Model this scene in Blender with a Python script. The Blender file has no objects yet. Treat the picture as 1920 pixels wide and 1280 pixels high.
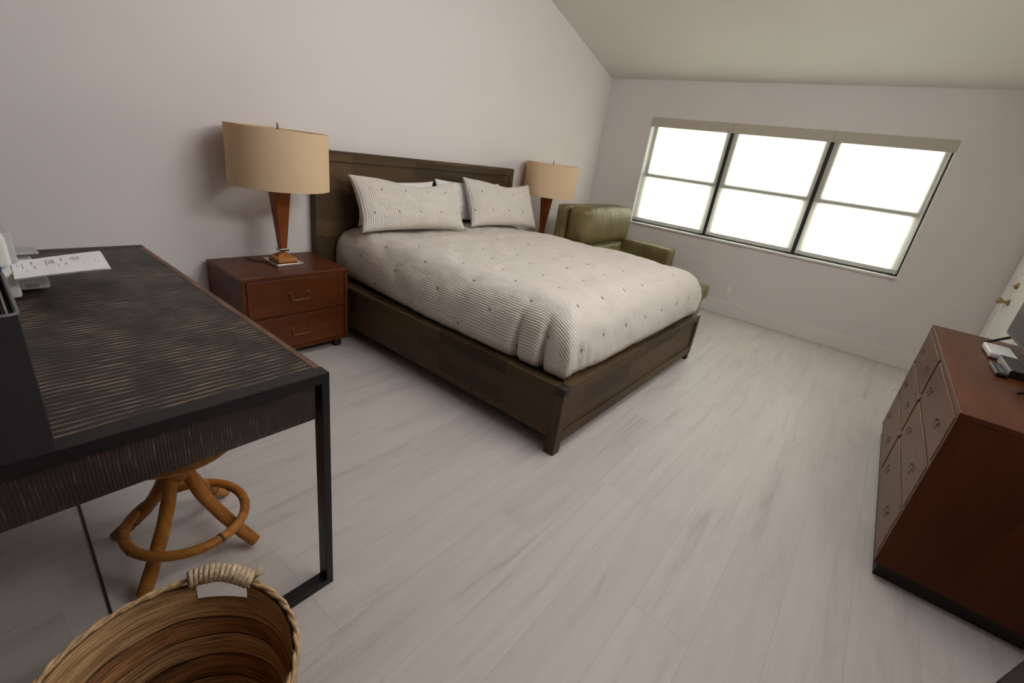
import bpy, bmesh, math, random
from mathutils import Vector, Matrix, noise
random.seed(7)
S = bpy.context.scene
COL = S.collection

# ------------------------------------------------------------------ camera
cam_d = bpy.data.cameras.new('camera')
cam = bpy.data.objects.new('camera', cam_d)
COL.objects.link(cam)
M = Matrix(((0.6265562, 0.2173360, -0.7484600),
            (-0.7677943, 0.3370673, -0.5448647),
            (0.1338627, 0.9160517, 0.3780610)))
cam.matrix_world = Matrix.Translation((-5.3879, -3.0382, 1.3522)) @ M.to_4x4()
cam_d.sensor_width = 36.0
cam_d.lens = 36.0 * 860.5 / 1920
cam_d.clip_start = 0.02
S.camera = cam

# ------------------------------------------------------------------ light
W = bpy.data.worlds.new('World')
S.world = W
W.use_nodes = True
bg = W.node_tree.nodes['Background']
bg.inputs[0].default_value = (1.0, 0.985, 0.95, 1)
bg.inputs[1].default_value = 11.0

def area(name, loc, rot, sx, sy, power, color=(1, 1, 1), portal=False):
    d = bpy.data.lights.new(name, 'AREA')
    d.shape = 'RECTANGLE'
    d.size, d.size_y, d.energy, d.color = sx, sy, power, color
    o = bpy.data.objects.new(name, d)
    COL.objects.link(o)
    o.location, o.rotation_euler = loc, rot
    if portal:
        d.cycles.is_portal = True
    return o

PI = math.pi
area('window_daylight', (0.45, -1.93, 1.36), (0, PI / 2, 0), 1.5, 3.0, 1, portal=True)
CFX, CFY, CFW = -3.05, -2.5, 1.2      # fill light added out of view, in a made-up ceiling opening
area('ceiling_fill', (CFX, CFY, 2.29 + 0.27 * 3.05 + 0.16), (0, math.atan(0.27), 0), CFW, CFW, 24, (1, 0.985, 0.975))
WFX0, WFX1, WFZ0, WFZ1 = -4.25, -2.25, 2.42, 2.85      # second added fill light, in an invented opening high in the right wall
area('wall_fill', ((WFX0 + WFX1) / 2, -4.06, (WFZ0 + WFZ1) / 2), (PI / 2, 0, 0), WFX1 - WFX0, WFZ1 - WFZ0, 45, (1, 0.98, 0.975))

S.view_settings.view_transform = 'Standard'
S.view_settings.look = 'None'
S.view_settings.exposure = 0.0
S.view_settings.gamma = 1.0
S.view_settings.use_curve_mapping = False
S.cycles.max_bounces = 10
S.cycles.diffuse_bounces = 6
S.cycles.use_denoising = True
S.cycles.sample_clamp_indirect = 6

# ------------------------------------------------------------------ node helpers
def new_mat(name):
    m = bpy.data.materials.new(name)
    m.use_nodes = True
    nt = m.node_tree
    return m, nt, nt.nodes['Principled BSDF']

def N(nt, typ, **kw):
    n = nt.nodes.new(typ)
    for k, v in kw.items():
        if k.startswith('i_'):
            key = k[2:]
            n.inputs[int(key) if key.isdigit() else key].default_value = v
        else:
            setattr(n, k, v)
    return n

def L(nt, a, b):
    nt.links.new(a, b)

def math_n(nt, op, a, b=None, c=None):
    n = nt.nodes.new('ShaderNodeMath')
    n.operation = op
    for i, v in enumerate((a, b, c)):
        if v is None:
            continue
        if isinstance(v, (int, float)):
            n.inputs[i].default_value = v
        else:
            nt.links.new(v, n.inputs[i])
    return n.outputs[0]

def mix_n(nt, fac, a, b):
    n = nt.nodes.new('ShaderNodeMix')
    n.data_type = 'RGBA'
    for sock, v in ((n.inputs[0], fac), (n.inputs[6], a), (n.inputs[7], b)):
        if isinstance(v, (int, float)):
            sock.default_value = v
        elif isinstance(v, tuple):
            sock.default_value = v if len(v) == 4 else (*v, 1)
        else:
            nt.links.new(v, sock)
    return n.outputs[2]

def ramp_n(nt, fac, stops):
    n = nt.nodes.new('ShaderNodeValToRGB')
    e = n.color_ramp.elements
    while len(e) < len(stops):
        e.new(0.5)
    for el, (p, c) in zip(e, stops):
        el.position = p
        el.color = c if len(c) == 4 else (*c, 1)
    nt.links.new(fac, n.inputs[0])
    return n.outputs[0]

def bump(nt, bsdf, height, strength, dist=0.01):
    b = N(nt, 'ShaderNodeBump', i_Strength=strength, i_Distance=dist)
    L(nt, height, b.inputs['Height'])
    L(nt, b.outputs[0], bsdf.inputs['Normal'])

def plain(name, col, rough=0.5, metal=0.0, noise_amt=0.08, nscale=30, bmp=0.0, spec=0.5):
    m, nt, b = new_mat(name)
    b.inputs['Roughness'].default_value = rough
    b.inputs['Metallic'].default_value = metal
    b.inputs['Specular IOR Level'].default_value = spec
    tc = N(nt, 'ShaderNodeTexCoord')
    nz = N(nt, 'ShaderNodeTexNoise', i_Scale=nscale, i_Detail=3)
    L(nt, tc.outputs['Object'], nz.inputs['Vector'])
    lo = tuple(c * (1 - noise_amt) for c in col)
    hi = tuple(min(1, c * (1 + noise_amt)) for c in col)
    L(nt, ramp_n(nt, nz.outputs[0], [(0.3, lo), (0.7, hi)]), b.inputs['Base Color'])
    if bmp:
        bump(nt, b, nz.outputs[0], bmp)
    return m

def coords(nt, along):
    """(along, sum of the two others) from object coordinates"""
    tc = N(nt, 'ShaderNodeTexCoord')
    sp = N(nt, 'ShaderNodeSeparateXYZ')
    L(nt, tc.outputs['Object'], sp.inputs[0])
    idx = 'xyz'.index(along)
    o = [sp.outputs[i] for i in range(3) if i != idx]
    return sp.outputs[idx], math_n(nt, 'ADD', o[0], o[1])

def wood(name, dark, light, along='x', rough=0.4, stretch=2.2, cross=38, blocks=None, block_amt=0.5,
         bmp=0.05, spec=0.22):
    m, nt, b = new_mat(name)
    a, c = coords(nt, along)
    v = N(nt, 'ShaderNodeCombineXYZ')
    L(nt, math_n(nt, 'MULTIPLY', a, stretch), v.inputs[0])
    L(nt, math_n(nt, 'MULTIPLY', c, cross), v.inputs[1])
    n1 = N(nt, 'ShaderNodeTexNoise', i_Scale=1.0, i_Detail=5, i_Roughness=0.62, i_Distortion=0.7)
    v2 = N(nt, 'ShaderNodeCombineXYZ')
    L(nt, math_n(nt, 'MULTIPLY', a, stretch * 1.3), v2.inputs[0])
    L(nt, math_n(nt, 'MULTIPLY', c, cross * 0.16), v2.inputs[1])
    n2 = N(nt, 'ShaderNodeTexNoise', i_Scale=1.0, i_Detail=2)
    L(nt, v.outputs[0], n1.inputs['Vector'])
    L(nt, v2.outputs[0], n2.inputs['Vector'])
    f = math_n(nt, 'ADD', math_n(nt, 'MULTIPLY', n1.outputs[0], 0.55), math_n(nt, 'MULTIPLY', n2.outputs[0], 0.45))
    if blocks:
        bv = N(nt, 'ShaderNodeCombineXYZ')
        L(nt, a, bv.inputs[0])
        L(nt, c, bv.inputs[1])
        br = N(nt, 'ShaderNodeTexBrick', offset=0.37, squash=1.0)
        br.inputs['Color1'].default_value = (0, 0, 0, 1)
        br.inputs['Color2'].default_value = (1, 1, 1, 1)
        br.inputs['Mortar'].default_value = (0.3, 0.3, 0.3, 1)
        br.inputs['Scale'].default_value = 1.0
        br.inputs['Mortar Size'].default_value = 0.0006
        br.inputs['Brick Width'].default_value = blocks[0]
        br.inputs['Row Height'].default_value = blocks[1]
        L(nt, bv.outputs[0], br.inputs['Vector'])
        g = N(nt, 'ShaderNodeRGBToBW')
        L(nt, br.outputs[0], g.inputs[0])
        f = math_n(nt, 'ADD', math_n(nt, 'MULTIPLY', f, 1 - block_amt), math_n(nt, 'MULTIPLY', g.outputs[0], block_amt))
        L(nt, ramp_n(nt, f, [(0.18, dark), (0.75, light)]), b.inputs['Base Color'])
    else:
        L(nt, ramp_n(nt, f, [(0.32, dark), (0.68, light)]), b.inputs['Base Color'])
    b.inputs['Roughness'].default_value = rough
    b.inputs['Specular IOR Level'].default_value = spec
    if bmp:
        bump(nt, b, n1.outputs[0], bmp, 0.004)
    return m

# ------------------------------------------------------------------ materials
MT = {}
MT['wall'] = plain('wall_paint', (0.735, 0.695, 0.68), 0.65, noise_amt=0.012, nscale=2.2)
MT['wall_far'] = MT['wall']
MT['dark_wall'] = plain('bounce_damping_wall', (0.07, 0.055, 0.045), 0.6, noise_amt=0.05, nscale=6)  # unseen wall coloured dark to cut bounced light under the desk
MT['ceiling'] = plain('ceiling_paint', (0.745, 0.72, 0.68), 0.75, noise_amt=0.012, nscale=3)
MT['trim'] = plain('trim_paint', (0.76, 0.735, 0.70), 0.45, noise_amt=0.01)
MT['white_paint'] = plain('white_gloss_paint', (0.84, 0.83, 0.80), 0.4, noise_amt=0.01)
MT['bronze'] = plain('dark_bronze_metal', (0.035, 0.030, 0.024), 0.45, 0.3)
MT['valance'] = plain('valance_fabric', (0.50, 0.455, 0.38), 0.8, noise_amt=0.05, nscale=300)
MT['hem'] = plain('grey_hem_bar', (0.60, 0.61, 0.56), 0.5)
MT['chrome'] = plain('chrome', (0.50, 0.47, 0.44), 0.22, 1.0, 0.02)
MT['brass'] = plain('aged_brass', (0.42, 0.30, 0.13), 0.35, 1.0, 0.15, 60)
MT['pull'] = plain('dull_bronze_pull', (0.19, 0.11, 0.055), 0.45, 0.6, 0.2, 60)
MT['pull_dark'] = plain('dark_bronze_pull', (0.072, 0.030, 0.014), 0.4, 0.2, 0.2, 60)
MT['black_metal'] = plain('black_metal', (0.0060, 0.0062, 0.0072), 0.45, 0.0, 0.1, spec=0.38)
MT['black_plastic'] = plain('black_plastic', (0.016, 0.016, 0.017), 0.35)
MT['white_plastic'] = plain('white_plastic', (0.74, 0.75, 0.72), 0.4, noise_amt=0.01)
MT['grey_plastic'] = plain('grey_plastic', (0.42, 0.42, 0.44), 0.45, noise_amt=0.02)
MT['rim_grey'] = plain('grey_rim', (0.11, 0.11, 0.125), 0.4)
MT['organizer'] = plain('charcoal_plastic', (0.017, 0.017, 0.020), 0.55)
MT['screen'] = plain('dark_screen', (0.055, 0.055, 0.055), 0.3, noise_amt=0.01, spec=0.25)
MT['bezel'] = plain('grey_bezel', (0.09, 0.09, 0.09), 0.3)
MT['white_cotton'] = plain('white_cotton', (0.80, 0.79, 0.77), 0.9, noise_amt=0.02, nscale=12, bmp=0.15)
MT['cord_black'] = plain('black_cord', (0.012, 0.012, 0.012), 0.5)
MT['cord_white'] = plain('white_cord', (0.75, 0.74, 0.70), 0.5, noise_amt=0.02)
MT['rattan'] = wood('rattan', (0.18, 0.058, 0.009), (0.55, 0.235, 0.048), 'z', 0.42, 3, 30, bmp=0.1)
MT['rattan_dark'] = plain('rattan_node', (0.06, 0.028, 0.012), 0.6)
MT['mahogany_x'] = wood('mahogany_lengthwise', (0.058, 0.0135, 0.003), (0.138, 0.036, 0.0075), 'x', 0.38, 1.6, 16, bmp=0.02, spec=0.3)
MT['mahogany_y'] = wood('mahogany_crosswise', (0.058, 0.0135, 0.003), (0.138, 0.036, 0.0075), 'y', 0.42, 1.6, 16, bmp=0.02, spec=0.2)
MT['mahogany_z'] = wood('mahogany_upright', (0.052, 0.0125, 0.003), (0.118, 0.032, 0.007), 'z', 0.45, 1.3, 7, bmp=0.02, spec=0.2)
MT['dark_plinth'] = plain('dark_plinth', (0.02, 0.014, 0.012), 0.6)
MT['lamp_wood'] = wood('lamp_teak', (0.15, 0.035, 0.008), (0.30, 0.085, 0.022), 'z', 0.38, 3, 40, bmp=0.02)
MT['lamp_block'] = wood('lamp_block_wood', (0.36, 0.13, 0.035), (0.55, 0.235, 0.075), 'x', 0.4, 8, 60, bmp=0.02)
BD, BL = (0.034, 0.0205, 0.0095), (0.112, 0.072, 0.035)
MT['bed_x'] = wood('walnut_x', BD, BL, 'x', 0.5, 2.0, 40, (0.55, 0.105), 0.42)
MT['bed_y'] = wood('walnut_y', BD, BL, 'y', 0.5, 2.0, 40, (0.5, 0.085), 0.45)
MT['bed_z'] = wood('walnut_z', BD, BL, 'z', 0.5, 2.0, 40)
MT['bed_end'] = plain('walnut_end_grain', (0.020, 0.0125, 0.011), 0.6)

def leather():
    m, nt, b = new_mat('olive_leather')
    tc = N(nt, 'ShaderNodeTexCoord')
    n1 = N(nt, 'ShaderNodeTexNoise', i_Scale=5, i_Detail=4)
    n2 = N(nt, 'ShaderNodeTexVoronoi', i_Scale=260)
    L(nt, tc.outputs['Object'], n1.inputs['Vector'])
    L(nt, tc.outputs['Object'], n2.inputs['Vector'])
    L(nt, ramp_n(nt, n1.outputs[0], [(0.3, (0.125, 0.100, 0.038)), (0.7, (0.205, 0.160, 0.062))]), b.inputs['Base Color'])
    b.inputs['Roughness'].default_value = 0.36
    n3 = N(nt, 'ShaderNodeTexNoise', i_Scale=9, i_Detail=3, i_Distortion=1.6)
    mp = N(nt, 'ShaderNodeMapping')
    mp.inputs['Scale'].default_value = (2.2, 2.2, 0.6)
    L(nt, tc.outputs['Object'], mp.inputs[0])
    L(nt, mp.outputs[0], n3.inputs['Vector'])
    h = math_n(nt, 'ADD', math_n(nt, 'MULTIPLY', n3.outputs[0], 4.0), math_n(nt, 'MULTIPLY', n2.outputs[0], 0.12))
    bump(nt, b, h, 0.5, 0.006)
    return m
MT['leather'] = leather()

def floor_mat():
    m, nt, b = new_mat('pale_wood_planks')
    tc = N(nt, 'ShaderNodeTexCoord')
    br = N(nt, 'ShaderNodeTexBrick', offset=0.41, offset_frequency=3, squash=1.0)
    for k, v in (('Color1', (0.0, 0, 0, 1)), ('Color2', (1, 1, 1, 1)), ('Mortar', (0.5, 0.5, 0.5, 1))):
        br.inputs[k].default_value = v
    br.inputs['Scale'].default_value = 1.0
    br.inputs['Mortar Size'].default_value = 0.0011
    br.inputs['Mortar Smooth'].default_value = 0.3
    br.inputs['Brick Width'].default_value = 1.22
    br.inputs['Row Height'].default_value = 0.20
    L(nt, tc.outputs['Object'], br.inputs['Vector'])
    g = N(nt, 'ShaderNodeRGBToBW')
    L(nt, br.outputs[0], g.inputs[0])
    sp = N(nt, 'ShaderNodeSeparateXYZ')
    L(nt, tc.outputs['Object'], sp.inputs[0])
    shift = math_n(nt, 'MULTIPLY', g.outputs[0], 7.0)
    v = N(nt, 'ShaderNodeCombineXYZ')
    L(nt, math_n(nt, 'ADD', math_n(nt, 'MULTIPLY', sp.outputs[0], 1.5), shift), v.inputs[0])
    L(nt, math_n(nt, 'MULTIPLY', sp.outputs[1], 15), v.inputs[1])
    L(nt, shift, v.inputs[2])
    n1 = N(nt, 'ShaderNodeTexNoise', i_Scale=1.0, i_Detail=6, i_Roughness=0.6, i_Distortion=0.8)
    L(nt, v.outputs[0], n1.inputs['Vector'])
    v2 = N(nt, 'ShaderNodeCombineXYZ')
    L(nt, math_n(nt, 'ADD', math_n(nt, 'MULTIPLY', sp.outputs[0], 4), shift), v2.inputs[0])
    L(nt, math_n(nt, 'MULTIPLY', sp.outputs[1], 70), v2.inputs[1])
    n2 = N(nt, 'ShaderNodeTexNoise', i_Scale=1.0, i_Detail=4)
    L(nt, v2.outputs[0], n2.inputs['Vector'])
    base = ramp_n(nt, n1.outputs[0], [(0.28, (0.445, 0.412, 0.392)), (0.43, (0.545, 0.508, 0.485)), (0.75, (0.60, 0.565, 0.54))])
    fine = ramp_n(nt, n2.outputs[0], [(0.25, (0.95, 0.945, 0.94)), (0.55, (1, 1, 1))])
    mul = N(nt, 'ShaderNodeMix', data_type='RGBA', blend_type='MULTIPLY')
    mul.inputs[0].default_value = 0.8
    L(nt, base, mul.inputs[6])
    L(nt, fine, mul.inputs[7])
    tone = ramp_n(nt, g.outputs[0], [(0.0, (0.965, 0.965, 0.965)), (1.0, (1.03, 1.03, 1.03))])
    mul2 = N(nt, 'ShaderNodeMix', data_type='RGBA', blend_type='MULTIPLY')
    mul2.inputs[0].default_value = 1.0
    L(nt, mul.outputs[2], mul2.inputs[6])
    L(nt, tone, mul2.inputs[7])
    L(nt, mix_n(nt, math_n(nt, 'MULTIPLY', br.outputs['Fac'], 0.4), mul2.outputs[2], (0.27, 0.245, 0.225)), b.inputs['Base Color'])
    b.inputs['Roughness'].default_value = 0.42
    b.inputs['Specular IOR Level'].default_value = 0.4
    bump(nt, b, n2.outputs[0], 0.04, 0.003)
    return m
MT['floor'] = floor_mat()

def desk_mat(name, rib_axis, vertical=False):
    """reclaimed dark wood with saw ribs running across"""
    m, nt, b = new_mat(name)
    tc = N(nt, 'ShaderNodeTexCoord')
    sp = N(nt, 'ShaderNodeSeparateXYZ')
    L(nt, tc.outputs['Object'], sp.inputs[0])
    r = sp.outputs['XYZ'.index(rib_axis)]            # ribs repeat along this axis
    o = sp.outputs[2] if vertical else sp.outputs[1 if rib_axis == 'X' else 0]
    wob = N(nt, 'ShaderNodeTexNoise', i_Scale=7.0, i_Detail=2)
    L(nt, tc.outputs['Object'], wob.inputs['Vector'])
    ph = math_n(nt, 'ADD', math_n(nt, 'MULTIPLY', r, 2 * PI / (0.0065 if vertical else 0.0185)), math_n(nt, 'MULTIPLY', wob.outputs[0], 9.0 if vertical else 4.0))
    wave = math_n(nt, 'ADD', math_n(nt, 'MULTIPLY', math_n(nt, 'SINE', ph), 0.5), 0.5)
    pv = N(nt, 'ShaderNodeCombineXYZ')
    L(nt, math_n(nt, 'MULTIPLY', r, 5.0), pv.inputs[0])
    L(nt, math_n(nt, 'MULTIPLY', o, 9.0), pv.inputs[1])
    patch = N(nt, 'ShaderNodeTexNoise', i_Scale=1.0, i_Detail=3, i_Roughness=0.55)
    L(nt, pv.outputs[0], patch.inputs['Vector'])
    sv = N(nt, 'ShaderNodeCombineXYZ')
    L(nt, math_n(nt, 'MULTIPLY', r, 220.0), sv.inputs[0])
    L(nt, math_n(nt, 'MULTIPLY', o, 14.0), sv.inputs[1])
    streak = N(nt, 'ShaderNodeTexNoise', i_Scale=1.0, i_Detail=2)
    L(nt, sv.outputs[0], streak.inputs['Vector'])
    base = ramp_n(nt, patch.outputs[0], [(0.3, (0.026, 0.021, 0.0185)), (0.5, (0.040, 0.031, 0.026)), (0.72, (0.058, 0.041, 0.031))])
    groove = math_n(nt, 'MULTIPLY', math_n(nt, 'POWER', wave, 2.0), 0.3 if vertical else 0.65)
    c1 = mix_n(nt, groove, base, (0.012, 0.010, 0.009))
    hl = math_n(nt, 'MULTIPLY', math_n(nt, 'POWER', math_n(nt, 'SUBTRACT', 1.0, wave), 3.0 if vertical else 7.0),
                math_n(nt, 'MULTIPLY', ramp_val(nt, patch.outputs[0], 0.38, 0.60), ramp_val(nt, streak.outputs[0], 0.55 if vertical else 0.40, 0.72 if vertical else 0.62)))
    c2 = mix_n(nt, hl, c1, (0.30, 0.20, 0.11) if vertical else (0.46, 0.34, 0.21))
    L(nt, c2, b.inputs['Base Color'])
    b.inputs['Roughness'].default_value = 0.5
    b.inputs['Specular IOR Level'].default_value = 0.35
    bump(nt, b, math_n(nt, 'SUBTRACT', 1.0, wave), 0.15 if vertical else 0.4, 0.004)
    return m

def ramp_val(nt, fac, lo, hi):
    n = N(nt, 'ShaderNodeMapRange', i_1=lo, i_2=hi)
    n.clamp = True
    L(nt, fac, n.inputs[0])
    return n.outputs[0]

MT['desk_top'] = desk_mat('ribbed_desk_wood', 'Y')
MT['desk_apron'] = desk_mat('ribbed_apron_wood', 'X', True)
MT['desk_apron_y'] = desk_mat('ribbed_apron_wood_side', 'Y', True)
MT['desk_edge'] = wood('worn_brown_edge', (0.09, 0.050, 0.033), (0.22, 0.125, 0.080), 'y', 0.5, 6, 30)

def stripe_mat(name, period, du, dv, warm=(0.79, 0.745, 0.69), dark=(0.37, 0.32, 0.265), su=0.5):
    """ticking stripes that follow the cloth, with small dark cross stitches (UVs are metres)"""
    m, nt, b = new_mat(name)
    uv = N(nt, 'ShaderNodeUVMap')
    sp = N(nt, 'ShaderNodeSeparateXYZ')
    L(nt, uv.outputs[0], sp.inputs[0])
    u, v = sp.outputs[0], sp.outputs[1]
    wob = N(nt, 'ShaderNodeTexNoise', i_Scale=9, i_Detail=2)
    L(nt, uv.outputs[0], wob.inputs['Vector'])
    uu = math_n(nt, 'ADD', u, math_n(nt, 'MULTIPLY', math_n(nt, 'SUBTRACT', wob.outputs[0], 0.5), 0.012))
    w = math_n(nt, 'ADD', math_n(nt, 'MULTIPLY', math_n(nt, 'SINE', math_n(nt, 'MULTIPLY', uu, 2 * PI / period)), 0.5), 0.5)
    sw = ramp_val(nt, w, 0.45, 0.85)
    fz = N(nt, 'ShaderNodeTexNoise', i_Scale=160, i_Detail=2)
    L(nt, uv.outputs[0], fz.inputs['Vector'])
    col = mix_n(nt, math_n(nt, 'MULTIPLY', sw, ramp_val(nt, fz.outputs[0], 0.15, 0.7)), warm, dark)
    # stitches: staggered grid of small crosses
    row = math_n(nt, 'FLOOR', math_n(nt, 'DIVIDE', v, dv))
    odd = math_n(nt, 'MULTIPLY', math_n(nt, 'MODULO', math_n(nt, 'ABSOLUTE', row), 2.0), 0.5)
    fu = math_n(nt, 'SUBTRACT', math_n(nt, 'FRACT', math_n(nt, 'ADD', math_n(nt, 'DIVIDE', u, du), math_n(nt, 'ADD', odd, 50.0))), 0.5)
    fv = math_n(nt, 'SUBTRACT', math_n(nt, 'FRACT', math_n(nt, 'ADD', math_n(nt, 'DIVIDE', v, dv), 50.0)), 0.5)
    a = math_n(nt, 'MULTIPLY', fu, du)
    c = math_n(nt, 'MULTIPLY', fv, dv)
    p = math_n(nt, 'ADD', math_n(nt, 'MULTIPLY', a, 0.85), math_n(nt, 'MULTIPLY', c, 0.5))
    q = math_n(nt, 'SUBTRACT', math_n(nt, 'MULTIPLY', c, 0.85), math_n(nt, 'MULTIPLY', a, 0.5))
    ap, aq = math_n(nt, 'ABSOLUTE', p), math_n(nt, 'ABSOLUTE', q)
    hair = math_n(nt, 'MULTIPLY', math_n(nt, 'LESS_THAN', ap, 0.0021 * su * 2), math_n(nt, 'LESS_THAN', aq, 0.013 * su * 2))
    hair2 = math_n(nt, 'MULTIPLY', math_n(nt, 'LESS_THAN', aq, 0.0021 * su * 2), math_n(nt, 'LESS_THAN', ap, 0.009 * su * 2))
    st = math_n(nt, 'MAXIMUM', hair, hair2)
    col = mix_n(nt, st, col, (0.03, 0.026, 0.024))
    L(nt, col, b.inputs['Base Color'])
    b.inputs['Roughness'].default_value = 0.92
    b.inputs['Specular IOR Level'].default_value = 0.15
    crk = N(nt, 'ShaderNodeTexNoise', i_Scale=26, i_Detail=6, i_Roughness=0.65, i_Distortion=0.6)
    L(nt, uv.outputs[0], crk.inputs['Vector'])
    h = math_n(nt, 'ADD', math_n(nt, 'MULTIPLY', w, -0.25), crk.outputs[0])
    bump(nt, b, h, 0.55, 0.012)
    return m
MT['duvet'] = stripe_mat('striped_duvet_cotton', 0.0128, 0.255, 0.20)
MT['sham'] = stripe_mat('striped_sham_cotton', 0.0158, 0.19, 0.155, su=0.42)

def shade_mat(name, col, trans, emit=0.0):
    m = bpy.data.materials.new(name)
    m.use_nodes = True
    nt = m.node_tree
    nt.nodes.remove(nt.nodes['Principled BSDF'])
    tc = N(nt, 'ShaderNodeTexCoord')
    nz = N(nt, 'ShaderNodeTexNoise', i_Scale=220, i_Detail=2)
    L(nt, tc.outputs['Object'], nz.inputs['Vector'])
    c = ramp_n(nt, nz.outputs[0], [(0.3, tuple(x * 0.93 for x in col)), (0.7, tuple(min(1, x * 1.05) for x in col))])
    d = N(nt, 'ShaderNodeBsdfDiffuse')
    t = N(nt, 'ShaderNodeBsdfTranslucent')
    L(nt, c, d.inputs[0])
    L(nt, c, t.inputs[0])
    mx = N(nt, 'ShaderNodeMixShader', i_0=trans)
    L(nt, d.outputs[0], mx.inputs[1])
    L(nt, t.outputs[0], mx.inputs[2])
    L(nt, mx.outputs[0], nt.nodes['Material Output'].inputs[0])
    return m
MT['roller'] = shade_mat('roller_shade_cloth', (0.86, 0.85, 0.80), 0.6)
MT['lamp_shade'] = shade_mat('linen_lamp_shade', (0.82, 0.635, 0.415), 0.22)

def glass_mat():
    m = bpy.data.materials.new('window_glass')
    m.use_nodes = True
    nt = m.node_tree
    nt.nodes.remove(nt.nodes['Principled BSDF'])
    t = N(nt, 'ShaderNodeBsdfTransparent')
    t.inputs[0].default_value = (0.93, 0.96, 0.94, 1)
    g = N(nt, 'ShaderNodeBsdfGlossy', i_Roughness=0.02)
    mx = N(nt, 'ShaderNodeMixShader', i_0=0.06)
    L(nt, t.outputs[0], mx.inputs[1])
    L(nt, g.outputs[0], mx.inputs[2])
    L(nt, mx.outputs[0], nt.nodes['Material Output'].inputs[0])
    return m
MT['glass'] = glass_mat()

def basket_mat(name, dark, light):
    m, nt, b = new_mat(name)
    uv = N(nt, 'ShaderNodeUVMap')
    sp = N(nt, 'ShaderNodeSeparateXYZ')
    L(nt, uv.outputs[0], sp.inputs[0])
    v = N(nt, 'ShaderNodeCombineXYZ')
    L(nt, math_n(nt, 'MULTIPLY', sp.outputs[0], 9), v.inputs[0])
    L(nt, math_n(nt, 'MULTIPLY', sp.outputs[1], 300), v.inputs[1])
    n1 = N(nt, 'ShaderNodeTexNoise', i_Scale=1.0, i_Detail=4, i_Roughness=0.6, i_Distortion=0.5)
    L(nt, v.outputs[0], n1.inputs['Vector'])
    v2 = N(nt, 'ShaderNodeCombineXYZ')
    L(nt, math_n(nt, 'MULTIPLY', sp.outputs[0], 5), v2.inputs[0])
    L(nt, math_n(nt, 'MULTIPLY', sp.outputs[1], 30), v2.inputs[1])
    n2 = N(nt, 'ShaderNodeTexNoise', i_Scale=1.0, i_Detail=3)
    L(nt, v2.outputs[0], n2.inputs['Vector'])
    f = math_n(nt, 'ADD', math_n(nt, 'MULTIPLY', n1.outputs[0], 0.7), math_n(nt, 'MULTIPLY', n2.outputs[0], 0.3))
    mid = tuple((a + c) / 2 * 1.02 for a, c in zip(dark, light))
    L(nt, ramp_n(nt, f, [(0.38, dark), (0.5, mid), (0.62, light)]), b.inputs['Base Color'])
    b.inputs['Roughness'].default_value = 0.6
    bump(nt, b, n1.outputs[0], 0.7, 0.008)
    return m
MT['straw'] = basket_mat('pale_seagrass', (0.24, 0.10, 0.030), (0.90, 0.60, 0.29))
MT['straw_brown'] = basket_mat('brown_seagrass', (0.065, 0.023, 0.008), (0.64, 0.31, 0.11))
MT['straw_dark'] = plain('dark_seam', (0.012, 0.010, 0.010), 0.8)
MT['straw_rim'] = plain('straw_rim', (0.52, 0.34, 0.175), 0.65, noise_amt=0.35, nscale=70, bmp=0.4)
MT['straw_wrap'] = plain('wrapped_straw', (0.60, 0.46, 0.30), 0.6, noise_amt=0.3, nscale=90, bmp=0.4)

def paper_mat():
    m, nt, b = new_mat('printed_paper')
    tc = N(nt, 'ShaderNodeTexCoord')
    sp = N(nt, 'ShaderNodeSeparateXYZ')
    L(nt, tc.outputs['Object'], sp.inputs[0])
    b.inputs['Base Color'].default_value = (0.93, 0.93, 0.945, 1)
    b.inputs['Roughness'].default_value = 0.8
    return m
MT['paper'] = paper_mat()
MT['ink'] = plain('grey_ink', (0.38, 0.38, 0.41), 0.8, noise_amt=0.2, nscale=400)
MT['ink_dark'] = plain('dark_ink', (0.05, 0.05, 0.06), 0.8)
MT['blue'] = plain('blue_card', (0.02, 0.06, 0.22), 0.5)
MT['navy'] = plain('navy_card', (0.02, 0.02, 0.06), 0.5)
MT['orange'] = plain('orange_card', (0.55, 0.17, 0.03), 0.5)
MT['red'] = plain('dark_red_card', (0.14, 0.02, 0.025), 0.5)

# ------------------------------------------------------------------ geometry helpers
def bm_new():
    return bmesh.new()

def add_box(bm, x0, x1, y0, y1, z0, z1, bev=0.0, seg=2):
    vs = [bm.verts.new(p) for p in ((x0, y0, z0), (x1, y0, z0), (x1, y1, z0), (x0, y1, z0),
                                    (x0, y0, z1), (x1, y0, z1), (x1, y1, z1), (x0, y1, z1))]
    fs = [bm.faces.new([vs[i] for i in f]) for f in ((0, 3, 2, 1), (4, 5, 6, 7), (0, 1, 5, 4), (1, 2, 6, 5), (2, 3, 7, 6), (3, 0, 4, 7))]
    if bev:
        es = list({e for f in fs for e in f.edges})
        bmesh.ops.bevel(bm, geom=es, offset=bev, segments=seg, profile=0.5, affect='EDGES')
    return vs

def box(x0, x1, y0, y1, z0, z1, bev=0.0, seg=2):
    bm = bm_new()
    add_box(bm, min(x0, x1), max(x0, x1), min(y0, y1), max(y0, y1), min(z0, z1), max(z0, z1), bev, seg)
    return bm

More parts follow.
